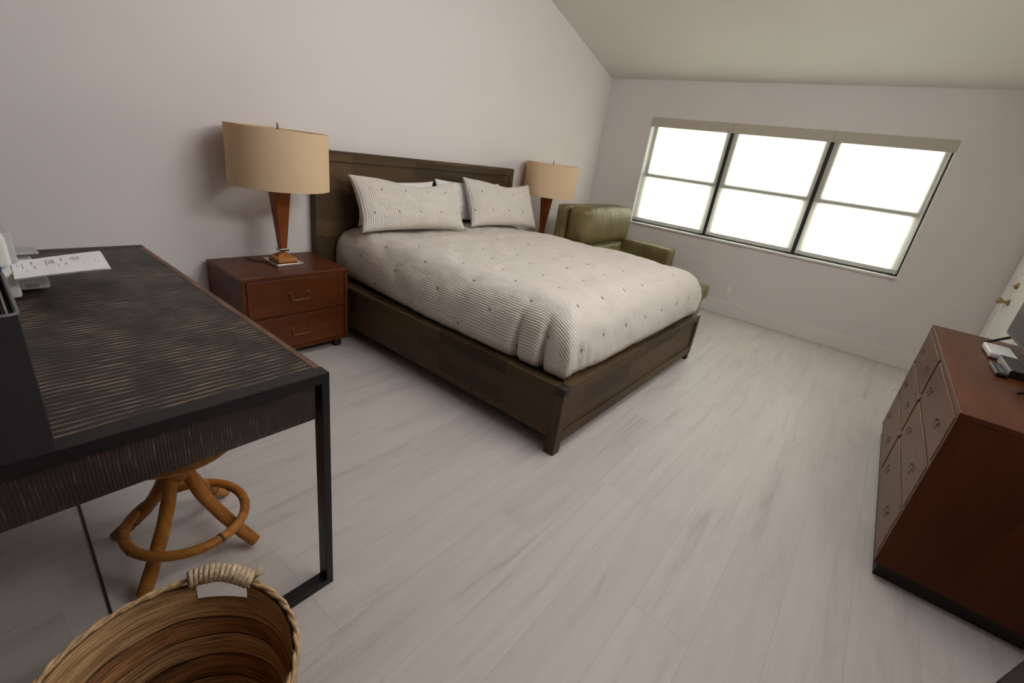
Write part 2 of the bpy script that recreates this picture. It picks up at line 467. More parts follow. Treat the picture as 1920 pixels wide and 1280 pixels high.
def add_tube(bm, pts, rad, segs=10, closed=False, caps=True):
    pts = [Vector(p) for p in pts]
    n = len(pts)
    rads = rad if isinstance(rad, (list, tuple)) else [rad] * n
    rings = []
    up = None
    for i, p in enumerate(pts):
        if closed:
            t = (pts[(i + 1) % n] - pts[i - 1]).normalized()
        else:
            t = (pts[min(i + 1, n - 1)] - pts[max(i - 1, 0)]).normalized()
        if up is None:
            up = Vector((0, 0, 1)) if abs(t.z) < 0.9 else Vector((1, 0, 0))
        a = (up - t * up.dot(t)).normalized()
        up = a
        c = t.cross(a)
        rings.append([bm.verts.new(p + (a * math.cos(2 * PI * k / segs) + c * math.sin(2 * PI * k / segs)) * rads[i]) for k in range(segs)])
    m = n if closed else n - 1
    for i in range(m):
        r0, r1 = rings[i], rings[(i + 1) % n]
        for k in range(segs):
            bm.faces.new((r0[k], r0[(k + 1) % segs], r1[(k + 1) % segs], r1[k]))
    if caps and not closed:
        bm.faces.new(list(reversed(rings[0])))
        bm.faces.new(rings[-1])

def add_lathe(bm, prof, cx, cy, segs=32, ell=1.0):
    rings = []
    for r, z in prof:
        rings.append([bm.verts.new((cx + r * math.cos(2 * PI * k / segs), cy + r * ell * math.sin(2 * PI * k / segs), z)) for k in range(segs)])
    for i in range(len(prof) - 1):
        for k in range(segs):
            bm.faces.new((rings[i][k], rings[i][(k + 1) % segs], rings[i + 1][(k + 1) % segs], rings[i + 1][k]))
    if prof[0][0] > 1e-4:
        bm.faces.new(list(reversed(rings[0])))
    if prof[-1][0] > 1e-4:
        bm.faces.new(rings[-1])
    bmesh.ops.remove_doubles(bm, verts=bm.verts, dist=1e-6)

def smooth_path(pts, n=8):
    """Catmull-Rom through the points"""
    P = [Vector(p) for p in pts]
    P = [P[0] * 2 - P[1]] + P + [P[-1] * 2 - P[-2]]
    out = []
    for i in range(1, len(P) - 2):
        for k in range(n):
            t = k / n
            a, b, c, d = P[i - 1], P[i], P[i + 1], P[i + 2]
            out.append(0.5 * ((2 * b) + (c - a) * t + (2 * a - 5 * b + 4 * c - d) * t * t + (3 * b - a - 3 * c + d) * t ** 3))
    out.append(P[-2])
    return out

def link(name, bm, mat, parent=None, smooth=False, origin=None):
    """one mesh object; geometry is given in world metres, stored relative to its thing"""
    if isinstance(bm, bpy.types.Mesh):
        me = bm
    else:
        bmesh.ops.recalc_face_normals(bm, faces=bm.faces)
        me = bpy.data.meshes.new(name)
        bm.to_mesh(me)
        bm.free()
    me.materials.append(mat)
    org = Vector((0, 0, 0))
    if parent is not None:
        p = parent
        while p is not None:
            org += p.location
            p = p.parent
    elif origin is not None:
        org = Vector(origin)
    me.transform(Matrix.Translation(-org))
    if smooth:
        for p in me.polygons:
            p.use_smooth = True
    o = bpy.data.objects.new(name, me)
    COL.objects.link(o)
    if parent is not None:
        o.parent = parent
    elif origin is not None:
        o.location = org
    if smooth == 'auto':
        md = o.modifiers.new('edge_split', 'EDGE_SPLIT')
        md.split_angle = math.radians(38)
    return o

def tag(o, label, cat, group=None):
    o['label'], o['category'] = label, cat
    if group:
        o['group'] = group
    return o

def thing(name, loc, label, cat, group=None):
    o = bpy.data.objects.new(name, None)
    o.empty_display_size = 0.1
    COL.objects.link(o)
    o.location = loc
    return tag(o, label, cat, group)

def structure(o):
    o['kind'] = 'structure'
    return o

def copy_tree(o, parent=None):
    c = o.copy()
    COL.objects.link(c)
    c.parent = parent
    for ch in list(o.children):
        copy_tree(ch, c)
    return c

# ================================================================== ROOM
XN, YR, SL, H0 = -6.9, -3.95, 0.27, 2.29     # near end, right wall, ceiling slope, far wall height
def ceil_z(x):
    return H0 - SL * x

structure(link('floor', box(XN - 0.12, 0.14, YR - 0.14, 0.12, -0.1, 0.0), MT['floor']))

def prism_xz(pts, y0, y1):
    bm = bm_new()
    a = [bm.verts.new((x, y0, z)) for x, z in pts]
    b = [bm.verts.new((x, y1, z)) for x, z in pts]
    bm.faces.new(a)
    bm.faces.new(list(reversed(b)))
    n = len(pts)
    for i in range(n):
        bm.faces.new((a[i], b[i], b[(i + 1) % n], a[(i + 1) % n]))
    return bm

structure(link('wall_left', prism_xz([(XN, 0), (0.14, 0), (0.14, ceil_z(0.14)), (XN, ceil_z(XN))], 0.0, 0.12), MT['wall']))
bm = bm_new()
def ceil_slab(x0, x1, y0, y1):
    pts = [(x0, ceil_z(x0)), (x1, ceil_z(x1)), (x1, ceil_z(x1) + 0.1), (x0, ceil_z(x0) + 0.1)]
    a = [bm.verts.new((x, y0, z)) for x, z in pts]
    b = [bm.verts.new((x, y1, z)) for x, z in pts]
    bm.faces.new(a); bm.faces.new(list(reversed(b)))
    for i in range(4):
        bm.faces.new((a[i], b[i], b[(i + 1) % 4], a[(i + 1) % 4]))
kx0, kx1, ky0, ky1 = CFX - CFW / 2, CFX + CFW / 2, CFY - CFW / 2, CFY + CFW / 2
ceil_slab(XN - 0.12, kx0, YR - 0.14, 0.12)
ceil_slab(kx1, 0.14, YR - 0.14, 0.12)
ceil_slab(kx0, kx1, YR - 0.14, ky0)
ceil_slab(kx0, kx1, ky1, 0.12)
structure(link('ceiling', bm, MT['ceiling']))
bm = bm_new()
def fill_frame(x0, x1, y0, y1, lo, hi):
    pts = [(x0, ceil_z(x0) + lo), (x1, ceil_z(x1) + lo), (x1, ceil_z(x1) + hi), (x0, ceil_z(x0) + hi)]
    a = [bm.verts.new((x, y0, z)) for x, z in pts]
    b = [bm.verts.new((x, y1, z)) for x, z in pts]
    bm.faces.new(a); bm.faces.new(list(reversed(b)))
    for i in range(4):
        bm.faces.new((a[i], b[i], b[(i + 1) % 4], a[(i + 1) % 4]))
for q in ((kx0 - 0.05, kx0, ky0 - 0.05, ky1 + 0.05), (kx1, kx1 + 0.05, ky0 - 0.05, ky1 + 0.05), (kx0, kx1, ky0 - 0.05, ky0), (kx0, kx1, ky1, ky1 + 0.05)):
    fill_frame(*q, 0.1005, 0.20)
fill_frame(kx0 - 0.05, kx1 + 0.05, ky0 - 0.05, ky1 + 0.05, 0.201, 0.22)
structure(link('ceiling_fill_frame', bm, MT['white_paint']))  # unseen box built around the added ceiling fill light
structure(link('wall_near', box(XN - 0.12, XN, YR, 0.0, 0, ceil_z(XN)), MT['dark_wall']))

# far wall with the window opening
WY0, WY1, WZ0, WZ1 = -3.262, -0.600, 0.770, 1.925
bm = bm_new()
add_box(bm, 0, 0.14, YR, 0.0, 0, WZ0)
add_box(bm, 0, 0.14, YR, 0.0, WZ1, H0)
add_box(bm, 0, 0.14, YR, WY0, WZ0, WZ1)
add_box(bm, 0, 0.14, WY1, 0.0, WZ0, WZ1)
structure(link('wall_far', bm, MT['wall_far']))

# right wall with the door opening
DX0, DX1, DH = -1.10, -0.235, 2.03
bm = bm_new()
def rbox(x0, x1, z0, z1f):
    pts = [(x0, z0), (x1, z0), (x1, z1f(x1)), (x0, z1f(x0))]
    a = [bm.verts.new((x, YR, z)) for x, z in pts]
    b = [bm.verts.new((x, YR - 0.14, z)) for x, z in pts]
    bm.faces.new(a); bm.faces.new(list(reversed(b)))
    for i in range(4):
        bm.faces.new((a[i], b[i], b[(i + 1) % 4], a[(i + 1) % 4]))
rbox(XN, WFX0, 0, ceil_z)
rbox(WFX0, WFX1, 0, lambda x: WFZ0)
rbox(WFX0, WFX1, WFZ1, ceil_z)
rbox(WFX1, DX0, 0, ceil_z)
rbox(DX1, 0.14, 0, ceil_z)
rbox(DX0, DX1, DH, ceil_z)
structure(link('wall_right', bm, MT['wall']))

bm = bm_new()
add_box(bm, WFX0 - 0.04, WFX1 + 0.04, YR - 0.20, YR - 0.1405, WFZ0 - 0.04, WFZ0)
add_box(bm, WFX0 - 0.04, WFX1 + 0.04, YR - 0.20, YR - 0.1405, WFZ1, WFZ1 + 0.04)
add_box(bm, WFX0 - 0.04, WFX0, YR - 0.20, YR - 0.1405, WFZ0, WFZ1)
add_box(bm, WFX1, WFX1 + 0.04, YR - 0.20, YR - 0.1405, WFZ0, WFZ1)
add_box(bm, WFX0 - 0.04, WFX1 + 0.04, YR - 0.22, YR - 0.201, WFZ0 - 0.04, WFZ1 + 0.04)
structure(link('wall_fill_frame', bm, MT['white_paint']))  # unseen surround and backing for the added wall fill light

# door with casing and brass handle
door = structure(bpy.data.objects.new('door_1', None)); COL.objects.link(door)
door.location = ((DX0 + DX1) / 2, YR, 0)
bm = bm_new()
add_box(bm, DX1 + 0.002, -0.028, YR, YR + 0.018, 0, DH + 0.1, 0.003)
add_box(bm, DX0 - 0.09, DX0 - 0.002, YR, YR + 0.018, 0, DH + 0.1, 0.003)
add_box(bm, DX0 - 0.002, DX1 + 0.002, YR, YR + 0.018, DH + 0.002, DH + 0.1, 0.003)
link('door_casing', bm, MT['white_paint'], door)
bm = bm_new()
dl0, dl1 = DX0 + 0.006, DX1 - 0.008
add_box(bm, dl0, dl1, YR - 0.045, YR - 0.003, 0.008, DH - 0.006, 0.003)
link('door_leaf', bm, MT['white_paint'], door)
bm = bm_new()
for z0, z1 in ((0.22, 0.88), (1.02, DH - 0.14)):
    add_box(bm, dl0 + 0.13, dl1 - 0.13, YR - 0.004, YR + 0.003, z0, z1, 0.004)
link('door_moulding', bm, MT['white_paint'], door)
bm = bm_new()
add_lathe(bm, [(0.0, 0), (0.026, 0), (0.026, 0.006), (0.012, 0.012), (0.011, 0.035), (0.016, 0.042), (0.0235, 0.052), (0.0235, 0.063), (0.015, 0.072), (0.0, 0.074)], 0, 0, 20)
bm.transform(Matrix.Translation((DX1 - 0.035, YR - 0.004, 0.80)) @ Matrix.Rotation(-PI / 2, 4, 'X'))
link('door_knob', bm, MT['brass'], door, 'auto')
bm = bm_new()
add_lathe(bm, [(0.0, 0), (0.025, 0), (0.022, 0.014), (0.009, 0.016), (0.009, 0.03), (0.0, 0.031)], 0, 0, 20)
bm.transform(Matrix.Translation((DX1 - 0.035, YR - 0.004, 0.93)) @ Matrix.Rotation(-PI / 2, 4, 'X'))
link('deadbolt', bm, MT['brass'], door, 'auto')

# baseboards
BBZ = 0.152
structure(link('baseboard_far', box(-0.016, 0, YR, -0.016, 0, BBZ, 0.004), MT['trim']))
structure(link('baseboard_left', box(XN, 0, -0.016, 0, 0, BBZ, 0.004), MT['trim']))
structure(link('baseboard_right', box(XN, DX0 - 0.092, YR, YR + 0.016, 0, BBZ, 0.004), MT['trim']))

# ------------------------------------------------------------------ window
win = structure(bpy.data.objects.new('window_1', None)); COL.objects.link(win)
win.location = (0, (WY0 + WY1) / 2, WZ0)
MUL = (-1.488, -2.386)
bays = [(WY1 - 0.012, MUL[0]), (MUL[0], MUL[1]), (MUL[1], WY0 + 0.012)]
bm = bm_new()
for y in MUL:
    add_box(bm, 0.040, 0.135, y - 0.026, y + 0.026, WZ0 + 0.012, WZ1, 0.002)
add_box(bm, 0.036, 0.135, WY0 + 0.012, WY1 - 0.012, WZ0 + 0.0132, WZ0 + 0.030, 0.002)
add_box(bm, 0.085, 0.135, WY0 + 0.012, WY1 - 0.012, WZ1 - 0.05, WZ1)
add_box(bm, 0.085, 0.135, WY1 - 0.040, WY1 - 0.012, WZ0 + 0.03, WZ1 - 0.05)
add_box(bm, 0.036, 0.135, WY0 + 0.012, WY0 + 0.034, WZ0 + 0.03, WZ1 - 0.05)
link('window_frame', bm, MT['bronze'], win)
for a, b_ in bays:
    lo = b_ + (0.026 if b_ != bays[-1][1] else 0.0285)
    hi = a - (0.026 if a != bays[0][0] else 0.0285)
    bm = bm_new()                                    # lower sash, inner track
    add_box(bm, 0.037, 0.0615, lo, hi, 1.298, 1.340)
    add_box(bm, 0.062, 0.082, lo, lo + 0.045, WZ0 + 0.03, 1.340)
    add_box(bm, 0.062, 0.082, hi - 0.045, hi, WZ0 + 0.03, 1.340)
    add_box(bm, 0.062, 0.082, lo + 0.045, hi - 0.045, WZ0 + 0.03, WZ0 + 0.045)
    link('sash', bm, MT['bronze'], win)
    bm = bm_new()                                    # upper sash, outer track
    add_box(bm, 0.040, 0.0615, lo, lo + 0.030, 1.3405, WZ1 - 0.052)
    add_box(bm, 0.040, 0.0615, hi - 0.046, hi, 1.3405, WZ1 - 0.052)
    link('sash', bm, MT['bronze'], win)
    link('window_pane', box(0.105, 0.109, lo + 0.01, hi - 0.01, WZ0 + 0.032, WZ1 - 0.051), MT['glass'], win)
# white reveal lining + sill
bm = bm_new()
add_box(bm, -0.004, 0.09, WY0, WY0 + 0.012, WZ0, WZ1)
add_box(bm, -0.004, 0.09, WY1 - 0.012, WY1, WZ0, WZ1)
add_box(bm, -0.022, 0.09, WY0 - 0.006, WY1 + 0.006, WZ0 - 0.006, WZ0 + 0.013, 0.003)
link('window_sill', bm, MT['white_paint'], win)

names = ['nearest the headboard wall', 'in the middle of the three', 'on the right, nearest the dresser']
for i, (a, b_) in enumerate(bays):
    g = 0.017
    y0, y1 = b_ + g, a - (g if i else 0.003)
    if i == 2:
        y0 = b_ + 0.012
    rs = thing('roller_shade', (0.0, (y0 + y1) / 2, WZ0 + 0.036),
               'white translucent roller shade glowing with daylight, %s' % names[i], 'window shade', 'roller shades in the window')
    link('shade_cloth', box(0.0305, 0.0315, y0, y1, WZ0 + 0.0685, 1.86), MT['roller'], rs)
    link('hem_bar', box(0.018, 0.034, y0, y1, WZ0 + 0.036, WZ0 + 0.068, 0.003), MT['hem'], rs)
    vy0, vy1 = (y0 - 0.0158, y1 + 0.0158)
    if i == 0: vy1 = WY1 - 0.001
    if i == 2: vy0 = WY0 + 0.001
    link('valance', box(-0.006, 0.006, vy0, vy1, 1.828, 1.924, 0.002), MT['valance'], rs)

# ------------------------------------------------------------------ outlet
ou = thing('wall_outlet', (0, -1.938, 0.282), 'white duplex power outlet low on the window wall', 'outlet')
link('cover_plate', box(-0.006, 0, -1.974, -1.902, 0.225, 0.339, 0.003), MT['trim'], ou)
for dz in (0.303, 0.261):
    link('socket', box(-0.0085, -0.005, -1.954, -1.922, dz - 0.014, dz + 0.014, 0.002), MT['white_paint'], ou)

# ================================================================== BED
bed = thing('bed', (-2.70, -1.1, 0), 'large dark walnut bed frame with a paneled headboard', 'bed')
XL, XR, YF, ZF = -3.686, -1.703, -2.142, 0.372
HX0, HX1, HZ, HY = -3.730, -1.690, 1.203, -0.078
hb = link('headboard', box(HX0 + 0.05, HX1 - 0.05, HY + 0.014, -0.022, 0.20, HZ - 0.066), MT['bed_x'], bed)
bm = bm_new()
add_box(bm, HX0, HX1, HY, -0.018, HZ - 0.066, HZ, 0.003)
add_box(bm, HX0, HX0 + 0.055, HY, -0.018, 0, HZ - 0.0665, 0.003)
add_box(bm, HX1 - 0.055, HX1, HY, -0.018, 0, HZ - 0.0665, 0.003)
link('headboard_frame', bm, MT['bed_x'], hb)
for sx in (0, 1):
    x0 = XL if sx == 0 else XR - 0.085
    bm = bm_new()
    add_box(bm, x0 + (0.008 if sx == 0 else 0), x0 + (0.085 if sx == 0 else 0.077), YF + 0.05, HY, 0.085, ZF - 0.03, 0.002)
    add_box(bm, x0, x0 + 0.085, YF + 0.05, HY, ZF - 0.0295, ZF, 0.004)
    link('side_rail', bm, MT['bed_y'], bed)
fb = link('footboard', box(XL + 0.052, XR - 0.02, YF + 0.012, YF + 0.085, 0.105, ZF, 0.003), MT['bed_x'], bed)
bm = bm_new()
add_box(bm, XL + 0.055, XR, YF, YF + 0.06, 0.052, 0.108, 0.003)
add_box(bm, XR - 0.048, XR, YF, YF + 0.0118, 0.1085, ZF - 0.045, 0.002)
add_box(bm, XL + 0.055, XR, YF + 0.002, YF + 0.0118, ZF - 0.045, ZF - 0.001, 0.002)
link('footboard_frame', bm, MT['bed_x'], fb)
lg = link('leg', box(XL - 0.002, XL + 0.056, YF - 0.004, YF + 0.054, 0, ZF - 0.042, 0.003), MT['bed_z'], bed)
link('post_cap', box(XL - 0.002, XL + 0.056, YF - 0.004, YF + 0.054, ZF - 0.0415, ZF - 0.002, 0.009, 3), MT['bed_end'], lg)
link('leg', box(XR - 0.056, XR - 0.004, YF + 0.004, YF + 0.058, 0, 0.0515, 0.003), MT['bed_end'], bed)
link('slat_deck', box(XL + 0.086, XR - 0.086, YF + 0.086, HY - 0.002, 0.26, 0.30), MT['bed_x'], bed)

# ------------------------------------------------------------------ duvet
def duvet():
    TOP, BOT = 0.724, ZF + 0.002
    x0, x1, yh, yf = -3.618, -1.722, -0.085, -2.098      # outline where the duvet meets the rails
    hm, R = 0.235, 0.50
    cx = (x0 + x1) / 2
    U0 = (x1 - x0) / 2 - hm + 0.035
    V0 = (yh - yf) - hm + 0.02
    D = TOP - BOT
    def prof(t):                                          # t 0..1 along the drop -> (out, down)
        if t < 0.78:
            a = (t / 0.78) * PI / 2
            return hm * math.sin(a) ** 0.88, D * 0.80 * (1 - max(math.cos(a), 0) ** 0.88)
        k = (t - 0.78) / 0.22
        return hm - 0.034 * k * k, D * (0.80 + 0.20 * k)
    NU, NV, ND = 96, 110, 30
    us = []
    for i in range(ND):
        us.append(('L', 1 - i / ND))
    for i in range(NU + 1):
        us.append(('M', -U0 + 2 * U0 * i / NU))
    for i in range(ND):
        us.append(('R', (i + 1) / ND))
    vs = []
    for j in range(NV + 1):
        vs.append(('M', V0 * j / NV))
    for j in range(ND):
        vs.append(('F', (j + 1) / ND))
    bm = bm_new()
    uvl = bm.loops.layers.uv.new('UVMap')
    grid, uvs = [], {}
    for kv, v in vs:
        row = []
        for ku, u in us:
            side = 0 if ku == 'M' else (-1 if ku == 'L' else 1)
            a = 0 if side == 0 else u
            b = 0 if kv == 'M' else v
            if a and b:
                r = max(a, b)
                ang = (PI / 4) * (b / a) if a >= b else PI / 2 - (PI / 4) * (a / b)
            else:
                r = max(a, b)
                ang = 0 if a else PI / 2
            out, down = prof(r)
            da, db = math.cos(ang), math.sin(ang)
            sq = 1 + 0.85 * (1 / max(da, db) - 1) if (a and b) else 1.0
            px = cx + (u if side == 0 else side * (U0 + out * da * sq))
            if side == -1:
                px += 0.072 * a * max(0.0, 1 - (v if kv == 'M' else V0) / 0.9)
            py = yh - ((v if kv == 'M' else V0) + (out * db * sq if b else 0))
            pz = TOP - down
            cu = (u if side == 0 else side * (U0 + r * R * da))
            cv = ((v if kv == 'M' else V0) + (r * R * db if b else 0))
            # puffy surface, gentle rumples
            q = Vector((cu * 2.6, cv * 2.6, 1.7))
            n1 = noise.noise(q) * 0.014 + noise.noise(Vector((cu * 8, cv * 8, 4.0))) * 0.008 + noise.noise(Vector((cu * 22, cv * 15, 9.0))) * 0.0042
            # tuft dimples
            dv, du = 0.20, 0.255
            rw = math.floor(cv / dv)
            fu = ((cu / du + (abs(rw) % 2) * 0.5) % 1.0 - 0.5) * du
            fv = ((cv / dv) % 1.0 - 0.5) * dv
            n1 -= 0.008 * math.exp(-(fu * fu + fv * fv) / (2 * 0.022 ** 2))
            n1 += 0.012 * (1 - (2 * abs(u) / (2 * U0)) ** 2) if side == 0 else 0
            if kv == 'M' and v < 0.55:                    # pressed down under the pillows
                n1 -= 0.020 * min(1.0, (0.55 - v) / 0.15) * (1.0 if side == 0 else max(0.0, 1 - 2 * a))
            # normal of the ideal shape
            if r > 0:
                a_ = min(r / 0.78, 1.0) * PI / 2
                nx, nz = math.sin(a_), math.cos(a_)
            else:
                nx, nz = 0, 1
            nrm = Vector((side * da * nx if a else 0, -(db * nx) if b else 0, nz))
            if r > 0.86:
                n1 *= 0.6
            # hem creases near the foot corner on the near side
            cre = 0
            if side == -1 and r > 0.35:
                s = min(1, (r - 0.35) / 0.4)
                if not b:
                    for cy_, dep, wd in ((V0 - 0.10, 0.05, 0.016), (V0 - 0.52, 0.010, 0.03), (V0 - 0.95, 0.008, 0.03)):
                        cre += dep * s * math.exp(-((cv - cy_) / wd) ** 2)
                else:
                    for an, dep, wd in ((0.30, 0.055, 0.075), (1.05, 0.012, 0.10), (1.32, 0.010, 0.08)):
                        cre += dep * s * math.exp(-((ang - an) / wd) ** 2)
            if b and r > 0.3:
                s = min(1, (r - 0.3) / 0.5)
                for fx, dep, wd in ((-1.28, .006, .025), (-0.72, 0.007, 0.03), (-0.2, 0.006, 0.03), (0.35, 0.008, 0.035), (0.68, 0.006, 0.02)):
                    cre += dep * s * math.exp(-((cu - fx) / wd) ** 2)
            p = Vector((px, py, pz)) + nrm * (n1 - cre)
            if r >= 0.999:
                p.z = max(p.z, BOT) if p.z > BOT else BOT
                p.z = BOT + 0.004 * (1 + noise.noise(Vector((cu * 6, cv * 6, 0))))
            vt = bm.verts.new(p)
            row.append(vt)
            uvs[vt] = (cu, cv)
        grid.append(row)
    for j in range(len(grid) - 1):
        for i in range(len(grid[0]) - 1):
            f = bm.faces.new((grid[j][i], grid[j + 1][i], grid[j + 1][i + 1], grid[j][i + 1]))
            for lp in f.loops:
                lp[uvl].uv = uvs[lp.vert]
    # flat underside hidden inside the frame
    o = link('duvet', bm, MT['duvet'], None, True, origin=(-2.69, -1.1, BOT))
    sd = o.modifiers.new('thickness', 'SOLIDIFY')
    sd.thickness, sd.offset = 0.035, -1
    tag(o, 'puffy off-white duvet with fine ticking stripes and dark cross stitches on the bed', 'duvet')
duvet()

# ------------------------------------------------------------------ pillows
def pillow(name, w, h, t, mat, center, lean, yaw, roll, label, group, seed=0, sag=0.0, hide_uv=False):
    n, m = 56, 40
    bm = bm_new()
    uvl = bm.loops.layers.uv.new('UVMap')
    uvs = {}
    def P(i, j, s):
        a, b = -1 + 2 * i / n, -1 + 2 * j / m
        ex = (1 - abs(a) ** 2.6)
        ey = (1 - abs(b) ** 2.6)
        th = t * (max(ex, 0) * max(ey, 0)) ** 0.42
        # edges draw in between the pointed corners
        x = a * w / 2 * (1 - 0.045 * (1 - b * b) * abs(a) ** 3)
        y = b * h / 2 * (1 - 0.085 * (1 - a * a) * abs(b) ** 3)
        ear = 1 + 0.035 * (abs(a) * abs(b)) ** 6
        x, y = x * ear, y * ear
        if b > 0:
            y += sag * (-0.06 * math.exp(-((a - 0.15) / 0.5) ** 2) * b * b)
        wr = noise.noise(Vector((a * 3 + seed, b * 3, s * 2.0))) * 0.016 * ex * ey
        wr += noise.noise(Vector((a * 9 + seed, b * 7, s * 3.0))) * 0.006 * min(1, 4 * ex) * min(1, 4 * ey)
        return Vector((x, y, s * th + wr)), (a * w / 2, b * h / 2)
    for s in (1, -1):
        g = []
        for j in range(m + 1):
            r = []
            for i in range(n + 1):
                p, uv = P(i, j, s)
                v = bm.verts.new(p)
                uvs[v] = uv
                r.append(v)
            g.append(r)
        for j in range(m):
            for i in range(n):
                f = bm.faces.new((g[j][i], g[j][i + 1], g[j + 1][i + 1], g[j + 1][i]))
                for lp in f.loops:
                    lp[uvl].uv = uvs[lp.vert]
    bmesh.ops.remove_doubles(bm, verts=bm.verts, dist=0.0004)
    # local: x width, y height, z thickness towards viewer
    T = Matrix.Translation(center) @ Matrix.Rotation(yaw, 4, 'Z') @ Matrix.Rotation(lean, 4, 'X') @ Matrix.Rotation(roll, 4, 'Z')
    bm.transform(T)
    o = link(name, bm, mat, None, True, origin=center)
    tag(o, label, 'pillow', group)
    return o
R_ = math.radians
pillow('sleeping_pillow', 0.71, 0.31, 0.040, MT['white_cotton'], (-3.105, -0.134, 0.888), R_(81), 0, R_(1), 'plain white pillow tucked behind the left striped sham, only a corner showing', 'white pillows', 3)
pillow('sleeping_pillow', 0.78, 0.33, 0.040, MT['white_cotton'], (-2.335, -0.134, 0.900), R_(81), 0, R_(-1), 'plain white pillow showing between the two striped shams', 'white pillows', 11)
pillow('pillow_sham', 0.92, 0.385, 0.088, MT['sham'], (-3.105, -0.300, 0.898), R_(62), R_(-2), R_(-0.5), 'left striped sham pillow, the larger and nearer of the two on the bed', 'striped shams', 20, 1.0)
pillow('pillow_sham', 0.82, 0.41, 0.080, MT['sham'], (-2.085, -0.300, 0.907), R_(64), R_(-4), R_(-2), 'right striped sham pillow, nearer the olive armchair', 'striped shams', 31, 0.6)

# ================================================================== NIGHTSTANDS
def handle_bail(cx, y, cz, w=0.105):
    """campaign style bail pull on a front that faces -y"""
    bm = bm_new()
    add_tube(bm, smooth_path([(cx - w / 2, y - 0.010, cz + 0.018), (cx - w / 2, y - 0.014, cz - 0.014), (cx - w / 2 + 0.012, y - 0.015, cz - 0.022),
                              (cx + w / 2 - 0.012, y - 0.015, cz - 0.022), (cx + w / 2, y - 0.014, cz - 0.014), (cx + w / 2, y - 0.010, cz + 0.018)], 5), 0.0024, 8)
    for s in (-1, 1):
        add_box(bm, cx + s * w / 2 - 0.012, cx + s * w / 2 + 0.012, y - 0.0025, y, cz + 0.012, cz + 0.024, 0.0015)
        add_tube(bm, [(cx + s * w / 2, y, cz + 0.018), (cx + s * w / 2, y - 0.014, cz + 0.018)], 0.0042, 10)
    return bm

def nightstand():
    x0, x1, y0, y1, zt = -4.395, -3.757, -0.490, -0.035, 0.538
    t = thing('nightstand', ((x0 + x1) / 2, (y0 + y1) / 2, 0),
              'mahogany two-drawer nightstand between the desk and the bed', 'nightstand', 'matching nightstands')
    bm = bm_new()
    add_box(bm, x0, x0 + 0.022, y0, y1, 0.062, zt - 0.025, 0.002)
    add_box(bm, x1 - 0.022, x1, y0, y1, 0.062, zt - 0.025, 0.002)
    add_box(bm, x0 + 0.022, x1 - 0.022, y1 - 0.012, y1, 0.062, zt - 0.025)
    add_box(bm, x0 + 0.022, x1 - 0.022, y0, y1 - 0.012, 0.062, 0.082)
    add_box(bm, x0 + 0.022, x1 - 0.022, y0 + 0.010, y1 - 0.012, 0.284, 0.296)
    link('cabinet_body', bm, MT['mahogany_y'], t)
    link('top_panel', box(x0 - 0.001, x1 + 0.001, y0 - 0.001, y1, zt - 0.0245, zt, 0.004), MT['mahogany_x'], t)
    for z0, z1 in ((0.0845, 0.2825), (0.2975, 0.5115)):
        d = link('drawer', box(x0 + 0.026, x1 - 0.025, y0 + 0.002, y0 + 0.36, z0, z1, 0.003), MT['mahogany_x'], t)
        link('drawer_handle', handle_bail(-4.076, y0 + 0.002, (z0 + z1) / 2), MT['pull'], d, 'auto')
    for fx in (x0 + 0.03, x1 - 0.075):
        for fy in (y0 + 0.03, y1 - 0.075):
            link('foot', box(fx, fx + 0.045, fy, fy + 0.045, 0, 0.0615, 0.003), MT['dark_plinth'], t)
    return t
ns = nightstand()
ns2 = copy_tree(ns)
ns2.location.x = -1.318
ns2.location.y += 0.018
ns2['label'] = 'mahogany nightstand on the window side of the bed, mostly hidden behind it'

